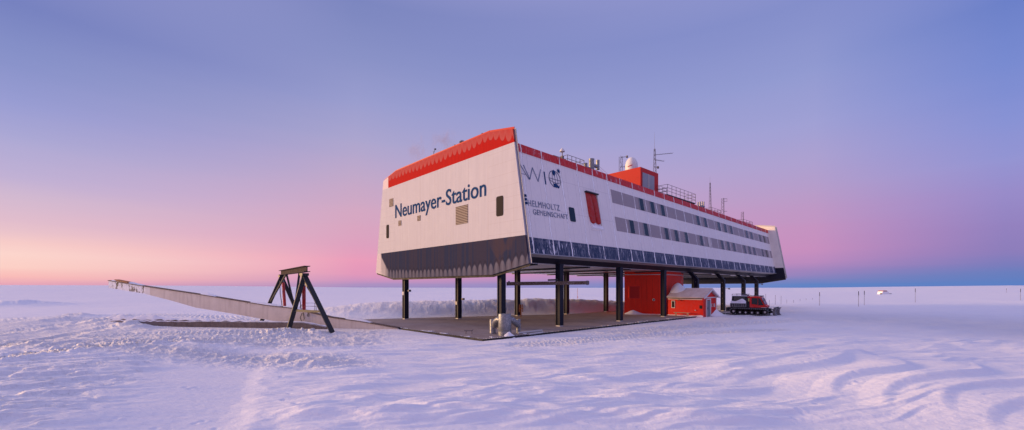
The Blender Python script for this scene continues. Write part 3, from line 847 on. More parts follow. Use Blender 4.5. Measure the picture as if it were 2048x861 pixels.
pp = [LLf.lerp(KK, t)+Vector((0, -.02, .02)) for t in np.linspace(0, 1, 14)]
drift('snow_drift', pp, [.12, .28, .5, .6, .42, .25, .14, .1, .08, .07, .06, .05, .08, .05], .9, 'low snow drift against the foot of the red tower')

# beam across the pillar
bx0, bx1 = at(1013, 567, 40.0), at(1178, 566, 40.25)
wb_ = empty('spreader_beam', bx0, 0, 'long brown timber and steel beam fixed across a dark pillar under the building', 'beam')
dv = bx1-bx0
MB().bar((0, 0, -.05), dv, .24, .34).build('beam', M['wood'], wb_)
MB().bar(dv*.5+Vector((0, 0, .28)), dv*.62+Vector((0, 0, .3)), .26, .16).build('bracket', M['dark'], wb_)
for t in (.02, .97): MB().bar(dv*t+Vector((0, -.01, 0)), dv*(t+.02)+Vector((0, -.01, 0)), .3, .42).build('end_plate', M['rail'], wb_)

# ------------------------------------------------------------------ roof fittings (station-local coordinates turned to world)
def w2(u, v, z): return W(u, v, z)
RZ = lambda u: 6.74+9.55*tp_(u)+.03
# red roof house
v_f = 8.6
uh0, ztop = at_v(1281, 334, v_f); uh1, _ = at_v(1316.5, 348, v_f)
vh1, _ = at_u(1214, 347, uh0)
rh = MB().box(L((uh0+uh1)/2, (v_f+vh1)/2, (ztop+RZ(uh0))/2-.1), (uh1-uh0, v_f-vh1, ztop-RZ(uh0)+.2)).build('roof_house', M['redroof'], ST)
ua, za = at_v(1284.5, 345, v_f); ub, zb_ = at_v(1308, 352, v_f)
sh = MB().box(L((ua+ub)/2, v_f+.03, (za+RZ(uh0))/2+.1), (ub-ua, .06, za-RZ(uh0)-.2)).build('shutter', M['grey'], rh)
MB().box(L((ua+ub)/2, v_f+.075, (za+RZ(uh0))/2+.1), (.12, .05, za-RZ(uh0)-.2)).build('mullion', M['concrete'], sh)
# radome
def depth_of(p): return p.y
vr_ = 5.5
ur, zr_ = at_v(1263, 336, vr_); hu, zt_ = at_v(1263, 315, vr_)
rad = (12.3/F)*W(ur, vr_, 0).y
rd = empty('radome', W(ur, vr_, ztop), 0, 'white domed antenna cover on the red rooftop box', 'radome')
hh = zt_-ztop
prof = [(rad*.80, .0), (rad*.95, .08), (rad*.98, .25), (rad, .5), (rad, hh*.5)]+[(rad*math.cos(R(a_)), hh*.5+(hh*.5)*math.sin(R(a_))) for a_ in (15, 30, 45, 60, 72, 82, 89)]
dm = MB().lathe(prof, (0, 0, 0), 32).build('dome', paint('radome_white', (.78, .76, .74), .4, 0, .1), rd)
MB().lathe([(rad*.86, 0), (rad*1.02, .02), (rad*1.02, .2), (rad*.9, .22)], (0, 0, 0), 32).build('base_ring', M['concrete'], rd)
mk = MB(); 
for k in range(7):
    a_ = R(222+k*6); mk.box((rad*1.0*math.cos(a_), rad*1.0*math.sin(a_), hh*.42+k*.025), (.05, .14, .10), a_)
mk.build('marking', M['redroof'], dm)

def lattice(name, u, v, z0, z1, w, label, arms=(), cat='antenna mast', taper=.5, whip=0., grp='antenna masts on the roof'):
    base = W(u, v, z0); r = empty(name, base, YAW, label, cat, grp)
    H = z1-z0; m = MB(); n = max(4, int(H/.6))
    cs = [(-1, -1), (1, -1), (0, 1)]
    for cx_, cy_ in cs: m.tube([(cx_*w/2, cy_*w/2, 0), (cx_*w/2*taper, cy_*w/2*taper, H)], .028, 5)
    for i in range(n):
        a0, a1 = i/n, (i+1)/n; s0, s1 = (1-(1-taper)*a0)*w/2, (1-(1-taper)*a1)*w/2
        for k in range(3):
            c0, c1 = cs[k], cs[(k+1) % 3]
            if i % 2: c0, c1 = c1, c0
            m.tube([(c0[0]*s0, c0[1]*s0, a0*H), (c1[0]*s1, c1[1]*s1, a1*H)], .016, 4)
    m.build('mast', M['rail'], r)
    if whip: MB().tube([(0, 0, H), (0, 0, H+whip)], .022, 5, r2=.008).build('whip', M['grey'], r)
    for (z, dx, dz, typ) in arms:
        # arms run left-right as seen from the front
        a = MB(); ca, sa = math.cos(-YAW), math.sin(-YAW)
        f = lambda x, zz, yy=0.: (x*ca-yy*sa, x*sa+yy*ca, zz)
        a.tube([f(0, z), f(dx, z+dz)], .035, 5)
        if typ == 'yagi':
            for k in range(7):
                t = .15+.85*k/6; a.tube([f(dx*t, z+dz*t, -.35), f(dx*t, z+dz*t, .35)], .012, 4)
        if typ == 'sq': a.tube([f(dx, z+dz), f(dx, z+dz-.5), f(dx*.1, z+dz-.5)], .03, 5)
        if typ == 'cam': a.box(f(dx, z+dz), (.25, .2, .3))
        a.build('arm', M['rail'], r)
    return r
def mastpos(x, ytop, v):
    u, zt = at_v(x, ytop, v); return u, zt
u, zt = mastpos(1245.5, 312, 3.0); lattice('antenna_mast', u, v_f-6, ztop-.1 if False else RZ(u), zt, .5, 'short lattice mast left of the white dome', [(zt-RZ(u)-.15, 1.0, .1, 'cam'), (zt-RZ(u)-1.6, .8, .05, 'cam')], taper=.9)
u, zt = mastpos(1309, 298, 7.0); zz = ztop; s_ = W(u, 7., 0).y/F
lattice('antenna_mast', u, 7.0, zz, zt, .45, 'tall mast with long side antennas standing on the red rooftop box', [(zt-zz-.9, 37*s_*.98, 3.5*s_, 'yagi'), (zt-zz-22*s_, 19*s_, -3*s_, 'yagi'), (zt-zz-36*s_, 7*s_, -.1, 'cam')], taper=.35, whip=33*s_)
u, zt = mastpos(1420, 366, 5.5); s_ = W(u, 5.5, 0).y/F
lattice('antenna_mast', u, 5.5, RZ(u), zt, .55, 'slender lattice mast tapering to a spike beyond the rooftop railing', [], taper=.25, whip=13*s_)
u, zt = mastpos(1445, 397, 7.0); s_ = W(u, 7., 0).y/F
lattice('antenna_mast', u, 7.0, RZ(u), zt, .5, 'short lattice mast with a square bracket to its right', [(zt-RZ(u)-.1, 9*s_, 0, 'sq'), (zt-RZ(u)-26*s_, 9*s_, 0, '')], taper=.8)
u, zt = mastpos(1484.5, 424, 7.0)
lattice('antenna_mast', u, 7.0, RZ(u), zt, .45, 'smallest lattice mast near the far end of the roof', [], taper=.9)
# mushroom antenna near the front edge
u, zt = at_v(1124.5, 297.5, 9.0); s_ = W(u, 9., 0).y/F; z0 = RZ(u)
ma = empty('mushroom_antenna', W(u, 9.0, z0), YAW, 'white mushroom topped antenna behind the front roof railing', 'antenna')
MB().tube([(0, 0, 0), (0, 0, zt-z0-.2)], .05, 6).build('post', M['rail'], ma)
MB().lathe([(.05, -.02), (5.2*s_, 0.06), (5.2*s_, .14), (3.6*s_, .30), (1.2*s_, .42), (.03, .44)], (0, 0, zt-z0-.4), 16).build('cap', M['white'], ma)
MB().box((0, 0, (zt-z0)*.55), (.25, .25, .35)).build('junction_box', M['rail'], ma)
# railings
def railing(x0, x1, ytop, v, n, label, ht=1.1, depth=1.6, lift=False):
    u0, zt = at_v(x0, ytop, v); u1, _ = at_v(x1, ytop, v)
    r = empty('guard_railing', W(u0, v, RZ(u0)), YAW, label, 'railing', 'roof railings')
    ln = u1-u0; up = zt-RZ(u0); ht = min(ht, up)
    lo = up-ht if lift else -.05
    for i in range(n+1): MB().tube([(ln*i/n, 0, lo), (ln*i/n, 0, up)], .032, 5).build('post', M['rail'], r)
    for x_ in (0, ln): MB().tube([(x_, depth, lo), (x_, depth, up)], .032, 5).build('post', M['rail'], r)
    for k in (1, .66, .33):
        zz = up-ht*(1-k); MB().tube([(0, depth, zz), (0, 0, zz), (ln, 0, zz), (ln, depth, zz)], .028, 5).build('rail', M['rail'], r)
    if lift:
        MB().box((ln/2, depth/2, up-ht-.08), (ln, depth, .16)).build('walkway', M['dark'], r)
        for x_ in (ln*.08, ln*.92): MB().box((x_, depth/2, (up-ht)/2-.1), (.12, depth*.8, up-ht-.1)).build('trestle_leg', M['rail'], r)
    return r
railing(1135, 1168, 310, 8.8, 4, 'dark guard railing beside the silver flues near the front of the roof', 1.2)
railing(1107, 1131, 311, 8.8, 3, 'small guard railing around the mushroom antenna', 1.1)
railing(1335, 1391, 369, 8.9, 7, 'long guard railing on a raised walkway right of the red rooftop box', 1.4, 1.8, True)
railing(1318, 1333, 372, 8.9, 2, 'short railing between the red rooftop box and the raised walkway', 1.3)
railing(1424, 1441, 415.5, 8.6, 3, 'short guard railing beside the slender spiked mast', 1.2)
railing(1487, 1505, 439, 8.6, 3, 'small guard railing near the far end wall', 1.2)
# flues
def flue(specs, v, label, name='flue_pipes'):
    u0, _ = at_v(specs[0][0], 0, v); base = W(u0, v, RZ(u0)); r = empty(name, base, YAW, label, 'flue', 'flues on the roof')
    for (x, yt, wpx, yb) in specs:
        u, zt = at_v(x, yt, v); s_ = W(u, v, 0).y/F; rr = wpx*s_/2
        z0 = -.02 if yb is None else CAMZ+(HY-yb)*s_-RZ(u0)
        MB().lathe([(rr, z0), (rr, zt-RZ(u0)-.15), (rr*1.06, zt-RZ(u0)-.12), (rr*1.06, zt-RZ(u0)), (rr*.8, zt-RZ(u0))], (u-u0, 0, 0), 16).build('flue', M['galv'], r)
    for a_, b_ in zip(specs[:-1], specs[1:]):
        ua_, z1 = at_v(a_[0], max(a_[1], b_[1])+9, v); ub_, _ = at_v(b_[0], 0, v)
        MB().tube([(ua_-u0, 0, z1-RZ(u0)), (ub_-u0, 0, z1-RZ(u0))], .2, 10).build('duct', M['galv'], r)
flue([(1171.5, 327, 7, None), (1183, 318.5, 11, None), (1195.5, 321, 7, 340)], 9.2, 'cluster of thick silver flue pipes at the front of the roof')
flue([(1396, 405, 2.5, None), (1400, 404, 3, None), (1404, 403.5, 2.5, None), (1407.5, 404, 2.5, None)], 8.8, 'row of four small pale flues beyond the raised walkway')
# small fittings along the top of the near end wall
for x, y, wpx, v, lab in [(965, 269, 5, None, 'black vent cowl behind the right part of the near end wall'), (910.5, 292, 5, None, 'black vent cowl behind the middle of the near end wall')]:
    v_, z_ = at_u(x, y-1.5, 1.2); s_ = W(1.2, v_, 0).y/F
    c = empty('vent_cowl', W(1.2, v_, RZ(0)), YAW, lab, 'vent', 'cowls behind the end wall')
    MB().tube([(0, 0, 0), (0, 0, z_-RZ(0)-.1)], .12, 8).build('pipe', M['grey'], c)
    MB().lathe([(.14, 0), (wpx*s_/2, .05), (wpx*s_/2, .22), (.1, .3)], (0, 0, z_-RZ(0)-.28), 12).build('cap', M['black'], c)
v_, z_ = at_u(867.5, 300, 1.0); c = empty('weather_sensor', W(1., v_, RZ(0)), YAW, 'thin forked weather sensor above the near end wall', 'sensor')
h_ = z_-RZ(0)
MB().tube([(0, 0, 0), (0, 0, h_-.35)], .035, 6).tube([(0, 0, h_-.35), (0, -.28, h_)], .025, 5).tube([(0, 0, h_-.35), (0, .12, h_-.12)], .025, 5).build('stem', M['rail'], c)
MB().box((0, -.28, h_), (.16, .16, .12)).build('sensor_head', M['black'], c)
v_, z_ = at_u(924, 284, 1.0); c = empty('vent_cowl', W(1., v_, RZ(0)), YAW, 'grey cowl between the two black ones above the end wall', 'vent', 'cowls behind the end wall')
MB().tube([(0, 0, 0), (0, 0, z_-RZ(0))], .1, 8).build('pipe', M['grey'], c)
MB().lathe([(.2, 0), (.3, .05), (.2, .2)], (0, 0, z_-RZ(0)-.1), 12).build('cap', M['grey'], c)

# guy wires to the left mast
um, _ = at_v(1245.5, 312, 3.); p0 = W(um, 3., 6.74+9.5+3.2)
for k, (x, y) in enumerate([(1196, 331), (1199, 338)]):
    u_, z_ = at_v(x, y, 8.8)
    w_ = MB().tube([W(um, v_f-6, RZ(um)+3.2-.9*k), W(u_, 8.8, z_)], .014, 4).build('guy_wire', M['rail'])
    tag(w_, ['upper', 'lower'][k]+' thin wire strung from the short lattice mast to the silver flues', 'wire', 'wires on the roof')

# ------------------------------------------------------------------ ventilation stack, deck clutter
c = ground_at(1009.5, 671); vs_ = empty('ventilation_stack', (c.x, c.y, 0), 0, 'dented silver ventilation drum with two elbow ducts at the deck corner', 'ventilation stack')
s_ = c.y/F; r_ = 13.2*s_; H_ = 43*s_
MB().lathe([(r_*1.02, 0), (r_*1.02, .30), (r_*.98, .32), (r_*.98, .36), (r_, .38), (r_, H_*.95), (r_*.96, H_)], (0, 0, 0), 28).build('drum', M['galv'], vs_)
for sx, x1, dep in ((-1, -21*s_, 1.1), (1, 27.5*s_, 1.3)):
    pts = [(sx*r_*.5, 0, H_*.72), (sx*r_*1.0, .2, H_*.74), (sx*r_*1.45, .5, H_*.62), (x1, dep*.9, H_*.40)]
    MB().tube(pts, .24, 12).build('elbow_duct', M['galv'], vs_)
    rr = (6.5 if sx < 0 else 4.5)*s_
    MB().lathe([(rr, .02), (rr, .06), (rr*.97, .1), (rr*.97, H_*.66), (rr*.9, H_*.69)], (x1-(.18 if sx < 0 else -.02), dep+.2, 0), 18).build('side_drum', M['galv'], vs_)
sn = [ground_at(x, 672.5, .01) for x in np.linspace(1008, 1030, 7)]
drift('snow_drift', sn, [.05, .18, .3, .34, .2, .1, .02], .5, 'small snow drift at the foot of the silver ventilation drum', 3)
for x0, y0, x1, y1, r0, lab in [(1036, 666.5, 1084, 661.5, .09, 'long pale pipe lying on the deck right of the silver drum'), (1059, 668, 1086, 664.5, .07, 'shorter pale pipe lying nearest the deck edge')]:
    a_, b_ = ground_at(x0, y0, .1), ground_at(x1, y1, .1); a_.z = b_.z = r0+.005
    tag(MB().tube([a_, b_], r0, 8).build('pipe', M['concrete']), lab, 'pipe', 'pipes lying on the deck')
g = ground_at(938, 668); tr = empty('trestle', (g.x, g.y, 0), .3, 'tiny dark metal trestle on the bare deck near its corner', 'trestle')
for x in (-.25, .25): MB().tube([(x, -.1, 0), (x*.9, 0, .25), (x, .1, 0)], .025, 5).build('leg', M['rail'], tr)
MB().tube([(-.4, 0, .27), (-.2, 0, .25), (.25, 0, .25), (.34, 0, .32)], .03, 5).build('bar', M['rail'], tr)
g = ground_at(1042, 634); hp = empty('timber_post', (g.x, g.y, 0), -.2, 'orange H shaped wooden post beside a dark pillar', 'post frame')
for x in (-.22, .22): MB().box((x, 0, 1.1), (.10, .08, 1.0)).build('upright', M['orange'], hp)
MB().box((0, 0, .8), (.12, .12, 1.6)).build('stake', M['orange'], hp)
MB().box((0, -.07, 1.05), (.54, .05, .10)).build('crossbar', M['orange'], hp)

# ------------------------------------------------------------------ red hut
uh, vh = 31.9, 14.3
g = ground_at(1406, 634); uh = (g.x-OX)*UX+(g.y-OY)*UY; vh = (g.x-OX)*VX+(g.y-OY)*VY
u9, _ = at_v(1432, 600, vh); wd = u9-uh
v9, _ = at_u(1336, 600, uh); ln = vh-v9
HT = empty('red_hut', W(uh, vh, -.1), YAW, 'small red hut with snowy gabled roof and grey door below the station', 'hut')
# local: x = u, y = -v ; near corner at origin, hut occupies x 0..wd, y 0..ln
ez, rz_ = 2.62, 3.55
body = MB().prism([(0, 0, 0), (wd, 0, 0), (wd, 0, ez), (wd/2, 0, rz_-.08), (0, 0, ez)], (0, ln, 0)).build('wall', M['redflat'], HT)
t_ = Vector((wd/2, 0, rz_-ez)).normalized()
rf = MB()
for s in (0, 1):
    e0 = Vector((-.45 if s == 0 else wd+.45, 0, ez-.12)); rg_ = Vector((wd/2, 0, rz_+.10))
    q = [e0, rg_, rg_+Vector((0, 0, .16)), e0+Vector((0, 0, .14))]
    rf.prism([p+Vector((0, -.35, 0)) for p in q], (0, ln+.35, 0))
rf = rf.build('roof', paint('thin_snow_on_roof', (.52, .43, .43), .7, 0, .5, 1.5, (.75, .7, .72)), HT)
tr_ = MB()
for s in (0, 1):
    e0 = Vector((-.47 if s == 0 else wd+.47, -.38, ez-.17)); tr_.bar(e0, (wd/2, -.38, rz_+.05), .06, .13)
tr_.build('barge_board', M['white'], rf)
MB().box((-.42, ln/2, ez-.14), (.05, ln-.1, .13)).build('gutter', M['black'], rf)
MB().box((-.02, ln/2, ez-.30), (.05, ln, .12)).build('trim', M['white'], body)
MB().box((wd/2, -.03, ez-.06), (wd, .05, .14)).build('trim', M['white'], body)
MB().box((-.005, -.01, ez/2), (.12, .12, ez-.2)).build('corner_post', M['redflat'], body)
MB().box((wd, -.02, ez/2), (.09, .09, ez-.2)).build('corner_post', M['white'], body)
dr = MB().box((wd*.36, -.05, 1.12), (wd*.26, .06, 2.1)).build('door', paint('grey_door', (.19, .21, .23), .5), HT)
f_ = MB(); f_.box((wd*.36-wd*.15, -.08, 1.15), (.14, .12, 2.3)).box((wd*.36+wd*.15, -.08, 1.15), (.14, .12, 2.3)).box((wd*.36, -.08, 2.35), (wd*.3+.14, .12, .14))
f_.build('frame', M['white'], dr); MB().box((wd*.30, -.10, 1.15), (.10, .05, .22)).build('handle', M['black'], dr)
MB().box((wd*.66, -.03, 1.5), (.28, .06, .42)).build('sign', M['white'], HT)
MB().box((wd*.66, -.065, 1.5), (.16, .02, .30)).build('sign_panel', M['dark'], HT)
MB().box((wd*.84, -.03, 1.5), (.36, .05, .48)).build('notice', M['concrete'], HT)
MB().box((-.06, .25, 1.35), (.12, .3, .42)).build('meter_box', M['black'], HT)
wn = MB().box((-.03, ln-.75, 1.6), (.07, .5, 1.0)).build('window', M['white'], HT); MB().box((-.07, ln-.75, 1.6), (.03, .34, .82)).build('pane', M['olive'], wn)
lp = MB().tube([(0, ln*.66, 2.25), (-.25, ln*.66, 2.22)], .06, 8).build('lamp', M['white'], HT)
MB().lathe([(.05, -.08), (.13, -.05), (.13, .07), (.05, .1)], (-.28, ln*.66, 2.18), 10).build('lamp_shade', M['orange'], lp)
MB().tube([(0, ln*.2, .9), (-.18, ln*.2, .9)], .07, 8).build('outlet', M['concrete'], HT)
hp_ = []   # heap of snow on the roof at the tower end
vsn, fsn = [], []
nn = 10
for i in range(nn+1):
    for j in range(nn+1):
        x = -.35+(wd*.62+.35)*i/nn; y = ln-2.6+2.7*j/nn
        base = ez+.05+(rz_-ez)*max(0, min(x, wd-x))/(wd/2)+(-.05 if x < 0 else 0)
        a_ = math.exp(-((y-(ln-.45))/.85)**2)*math.exp(-((x-wd*.42)/.85)**2)
        vsn.append((x, y, base+.02+1.05*a_+.03*random.random()))
for i in range(nn):
    for j in range(nn): q = i*(nn+1)+j; fsn.append((q, q+nn+1, q+nn+2, q+1))
MB().add(vsn, fsn, True).build('snow_heap', M['drift'], rf)
bn = empty('bench', W(uh-.75, vh-ln*.52, 0), YAW, 'low pale wooden bench in front of the red hut wall', 'bench')
MB().box((0, 0, .45), (.42, 2.1, .07)).build('seat', M['orange'], bn); bn.children[0].data.materials[0] = paint('pale_wood', (.52, .36, .24), .7)
for y in (-.8, .8):
    for x in (-.15, .15): MB().box((x, y, .21), (.07, .07, .42)).build('leg', bn.children[0].data.materials[0], bn)
pp = [W(uh-.05, vh-ln*t, .0) for t in np.linspace(-.02, 1, 16)]
drift('snow_drift', pp, [.1, .2, .16, .12, .1, .1, .08, .1, .12, .1, .1, .1, .12, .1, .1, .1], .6, 'thin line of drifted snow along the front of the hut', 5)
pp = [W(uh+wd*t, vh+.05, .0) for t in (.5, .6, .75, .9, 1.02, 1.2, 1.5)]
drift('snow_drift', pp, [.05, .2, .42, .7, .85, .5, .05], 1.1, 'pointed snow drift at the right corner of the hut', 6)

# ------------------------------------------------------------------ snow groomer
gc_ = at(1503, 630, 58.2)
SG = empty('snow_groomer', (gc_.x, gc_.y, -.02), R(-40), 'red and black tracked snow groomer with a front blade beside the hut', 'snow groomer')
# local: +x forward, -y towards the camera side
def wheel(x, y, z, r, par, w=.5):
    o = MB().tube([(x, y-w/2, z), (x, y+w/2, z)], r, 16).build('wheel', M['black'], par)
    MB().tube([(x, y-w/2-.02, z), (x, y+w/2+.02, z)], r*.45, 10).build('hub', M['concrete'], o)
for sy in (-1, 1):
    y = sy*1.15; w = .95
    path = []
    x0, x1, rz2 = -1.95, 1.85, .42
    for k in range(13): a_ = R(90+180*k/12); path.append((x0+.40*math.cos(a_), .50+.40*math.sin(a_)))
    for k in range(13): a_ = R(-90+180*k/12); path.append((x1+.34*math.cos(a_), .50+.36*math.sin(a_)))
    tk = MB(); n = len(path)
    # belt
    vs = []
    for (px_, pz) in path:
        cx_ = x0 if px_ < 0 else x1; dx_, dz_ = px_-cx_, pz-.50; l_ = math.hypot(dx_, dz_) or 1
        ix_, iz_ = px_-dx_/l_*.05, pz-dz_/l_*.05
        vs += [(px_, y-w/2, pz), (px_, y+w/2, pz), (ix_, y+w/2, iz_), (ix_, y-w/2, iz_)]
    fs = []
    for i in range(n):
        j = (i+1) % n
        for k in range(4): k2 = (k+1) % 4; fs.append((i*4+k, i*4+k2, j*4+k2, j*4+k))
    tk.add(vs, fs)
    per = [(Vector((p[0], 0, p[1]))) for p in path]; segl = [(per[(i+1) % n]-per[i]).length for i in range(n)]; tot = sum(segl)
    m_ = 44
    gs = MB()
    for k in range(m_):
        s = tot*k/m_; i = 0
        while s > segl[i]: s -= segl[i]; i += 1
        p = per[i].lerp(per[(i+1) % n], s/segl[i]); d_ = (per[(i+1) % n]-per[i]).normalized(); o_ = Vector((d_.z, 0, -d_.x))
        if o_.dot(p-Vector((0, 0, .5))) < 0: o_ = -o_
        gs.bar(p+Vector((0, y-w/2-.03, 0))+o_*.05, p+Vector((0, y+w/2+.03, 0))+o_*.05, .07, .12, tuple(o_))
    t_o = tk.build('track', M['black'], SG); gs.build('grouser', M['galv'], t_o)
    for xx, rr in [(-1.95, .33), (-1.15, .26), (-.45, .26), (.3, .26), (1.0, .26), (1.85, .30)]: wheel(xx, y, .12+rr if rr < .3 else .5, rr, t_o, .6)
MB().box((0, 0, .72), (4.6, 1.3, .5)).build('chassis', M['black'], SG)
MB().box((-.2, 0, 1.02), (4.2, 2.5, .10)).build('track_guard', M['dark'], SG)
# rear box
bx = MB().prism([(-2.35, -1.15, 1.07), (-.35, -1.15, 1.07), (-.35, -1.15, 2.60), (-2.2, -1.15, 2.60)], (0, 2.3, 0)).build('cargo_box', M['dark'], SG)
MB().box((-1.28, -1.17, 2.18), (1.35, .04, .60)).build('window', paint('dull_green_glass', (.06, .065, .055), .3), bx)
MB().box((-1.28, 0, 2.64), (1.9, 2.35, .07)).build('snow_cover', M['drift'], bx)
# snow caught on the side shelf
vs, fs = [], []
for i in range(13):
    t = i/12; x = -2.35+1.9*t; h1 = .30+.35*math.exp(-((t-.72)/.2)**2)+.03*math.sin(t*17)
    vs += [(x, -1.20, 1.62), (x, -1.42, 1.62), (x, -1.36, 1.62+h1*.6), (x, -1.20, 1.62+h1)]
for i in range(12):
    for k in range(4): k2 = (k+1) % 4; fs.append((i*4+k, i*4+k2, (i+1)*4+k2, (i+1)*4+k))
fs += [(3, 2, 1, 0), (48, 49, 50, 51)]
MB().add(vs, fs, True).build('snow_load', M['drift'], bx)
gsl = MB(); gsl.box((-1.4, -1.32, 1.60), (1.95, .26, .04)).box((-1.4, -1.32, 1.14), (1.95, .26, .04))
for k in range(9): gsl.box((-2.35+k*.238, -1.33, 1.37), (.09, .24, .44))
gsl.build('side_rack', M['galv'], bx)
rk = MB()
for x in (-2.2, -1.6, -1.0, -.4): rk.tube([(x, -1.1, 2.6), (x, -1.1, 2.88)], .03, 5)
rk.tube([(-2.2, -1.1, 2.88), (-.4, -1.1, 2.88)], .03, 5); rk.tube([(-2.2, 1.1, 2.88), (-.4, 1.1, 2.88)], .03, 5); rk.box((-.7, -.3, 2.74), (.8, .9, .16))
rk.build('roof_rack', M['rail'], bx)
# cab
side = [(-.30, 1.02), (1.10, .98), (1.95, 1.05), (2.05, 1.28), (1.75, 1.45), (1.28, 2.48), (.45, 2.62), (-.30, 2.55)]
cab = MB().prism([(x, -1.08, z) for x, z in side], (0, 2.16, 0)).build('cab', M['redflat'], SG, .03)
MB().prism([(.22, -1.10, 1.55), (.92, -1.10, 1.45), (.92, -1.10, 2.35), (.22, -1.10, 2.38)], (0, .03, 0)).build('side_window', M['glass'], cab)
MB().prism([(1.02, -1.10, 1.42), (1.62, -1.10, 1.42), (1.22, -1.10, 2.34), (1.02, -1.10, 2.35)], (0, .03, 0)).build('side_window', M['glass'], cab)
MB().prism([(.98, -1.115, 1.30), (1.02, -1.115, 1.30), (1.02, -1.115, 2.4), (.98, -1.115, 2.4)], (0, .04, 0)).build('door_pillar', M['black'], cab)
MB().prism([(1.74, -1.0, 1.53), (1.33, -1.0, 2.42), (1.36, -1.0, 2.43), (1.78, -1.0, 1.55)], (0, 2.0, 0)).build('windscreen', M['glass'], cab)
MB().box((-.27, -1.02, 1.75), (.5, .18, 1.35)).build('side_locker', M['black'], cab)
MB().box((-.13, -1.13, 2.12), (.16, .05, .42)).build('side_marker', M['yellow'], cab)
MB().prism([(-.02, -1.12, 1.05), (1.6, -1.12, 1.05), (1.6, -1.12, 1.18), (.2, -1.12, 1.42), (.14, -1.12, 2.5), (-.02, -1.12, 2.5)], (0, .03, 0)).build('door_panel', paint('bright_red', (.75, .02, .02), .3), cab)
MB().prism([(1.35, -1.13, .99), (1.98, -1.13, 1.05), (1.98, -1.13, 1.14), (1.35, -1.13, 1.12)], (0, .04, 0)).build('nose_stripe', M['white'], cab)
rr = MB()
for x in (.2, .7, 1.2): rr.tube([(x, -.95, 2.55), (x, -.95, 2.7)], .03, 5)
rr.tube([(.1, -.95, 2.7), (1.3, -.95, 2.64)], .035, 5).tube([(.1, .95, 2.7), (1.3, .95, 2.64)], .035, 5)
for y in (-.8, -.4, .4, .8): rr.box((1.3, y, 2.62), (.12, .2, .14))
rr.build('light_bar', M['rail'], cab)
mr = MB().tube([(1.5, -1.08, 1.9), (1.75, -1.45, 2.0), (1.75, -1.45, 2.75)], .03, 5).box((1.75, -1.5, 2.2), (.08, .22, .42)); mr.build('mirror', M['black'], cab)
MB().lathe([(.06, 0), (.06, .12), (.03, .16)], (-.05, -.6, 2.62), 10).build('beacon', M['yellow'], cab)
MB().tube([(1.9, -1.2, 1.2), (1.9, -1.2, 2.95)], .02, 5).build('aerial', M['rail'], cab)
# blade
bl = MB(); prof = [(2.95, .02), (2.80, .25), (2.76, .55), (2.82, .85), (2.95, 1.08)]
vs, fs = [], []
ys = [-2.05, -1.55, -1.5, 0, 1.5, 1.55, 2.05]
for y in ys:
    fwd = .32 if abs(y) > 1.52 else 0
    for x, z in prof: vs.append((x+fwd, y, z))
m5 = len(prof)
for i in range(len(ys)-1):
    for j in range(m5-1): fs.append((i*m5+j, (i+1)*m5+j, (i+1)*m5+j+1, i*m5+j+1))
k = len(vs); vs += [(x-.07, y, z) for x, y, z in vs]
for i in range(len(ys)-1):
    for j in range(m5-1): fs.append((k+i*m5+j+1, k+(i+1)*m5+j+1, k+(i+1)*m5+j, k+i*m5+j))
for j in range(m5-1):
    fs.append((j, j+1, k+j+1, k+j)); q = (len(ys)-1)*m5; fs.append((q+j+1, q+j, k+q+j, k+q+j+1))
for i in range(len(ys)-1):
    fs.append((i*m5, k+i*m5, k+(i+1)*m5, (i+1)*m5)); fs.append((i*m5+m5-1, (i+1)*m5+m5-1, k+(i+1)*m5+m5-1, k+i*m5+m5-1))
bl = bl.add(vs, fs).build('blade', paint('frosted_steel', (.05, .05, .06), .5, .3, .4, 3, (.4, .4, .45), .4), SG)
tb = MB(); tb.tube([(2.93, -2.0, 1.12), (2.93, 2.0, 1.12)], .05, 6)
tb.build('top_edge', M['black'], bl)
for y in (-.6, .6): MB().bar((1.9, y, .65), (2.78, y, .45), .18, .2).build('lift_arm', M['dark'], SG)
MB().tube([(1.9, 0, .95), (2.75, 0, .8)], .07, 8).build('hydraulic_ram', M['galv'], SG)
rb = MB().box((-2.75, 0, .75), (.5, 2.2, .5)); rb.build('rear_hitch', M['dark'], SG)

# ------------------------------------------------------------------ ramp cover girder and trench wall
Hh, Tt = Vector((-9.2, 38.2, 0)), Vector((-45.5, 47.2, 0))
gd = (Tt-Hh).normalized(); gn = Vector((-gd.y, gd.x, 0))
if gn.y > 0: gn = -gn
gyaw = math.atan2(gd.y, gd.x)
def on_line(x, y, P=Hh, D=gd):
    k = (x-CX)/F; t = (k*P.y-P.x)/(D.x-k*D.y); dd = P.y+t*D.y
    return t, CAMZ+(HY-y)/F*dd
top = [(217, 562), (287, 573.2), (400, 590), (531, 611.5), (585, 617.5), (660, 635.5), (720, 644), (795, 657)]
bot = [(795, 664), (656, 661), (569, 646.5), (531, 639.5), (460, 627), (391.6, 615.8), (340, 601), (287, 587.5), (217, 576)]
RG = empty('ramp_cover', Hh, gyaw, 'long worn beige ramp cover girder propped up toward the left with a frosted end', 'ramp cover')
P = [on_line(*q) for q in top]+[on_line(*q) for q in bot]
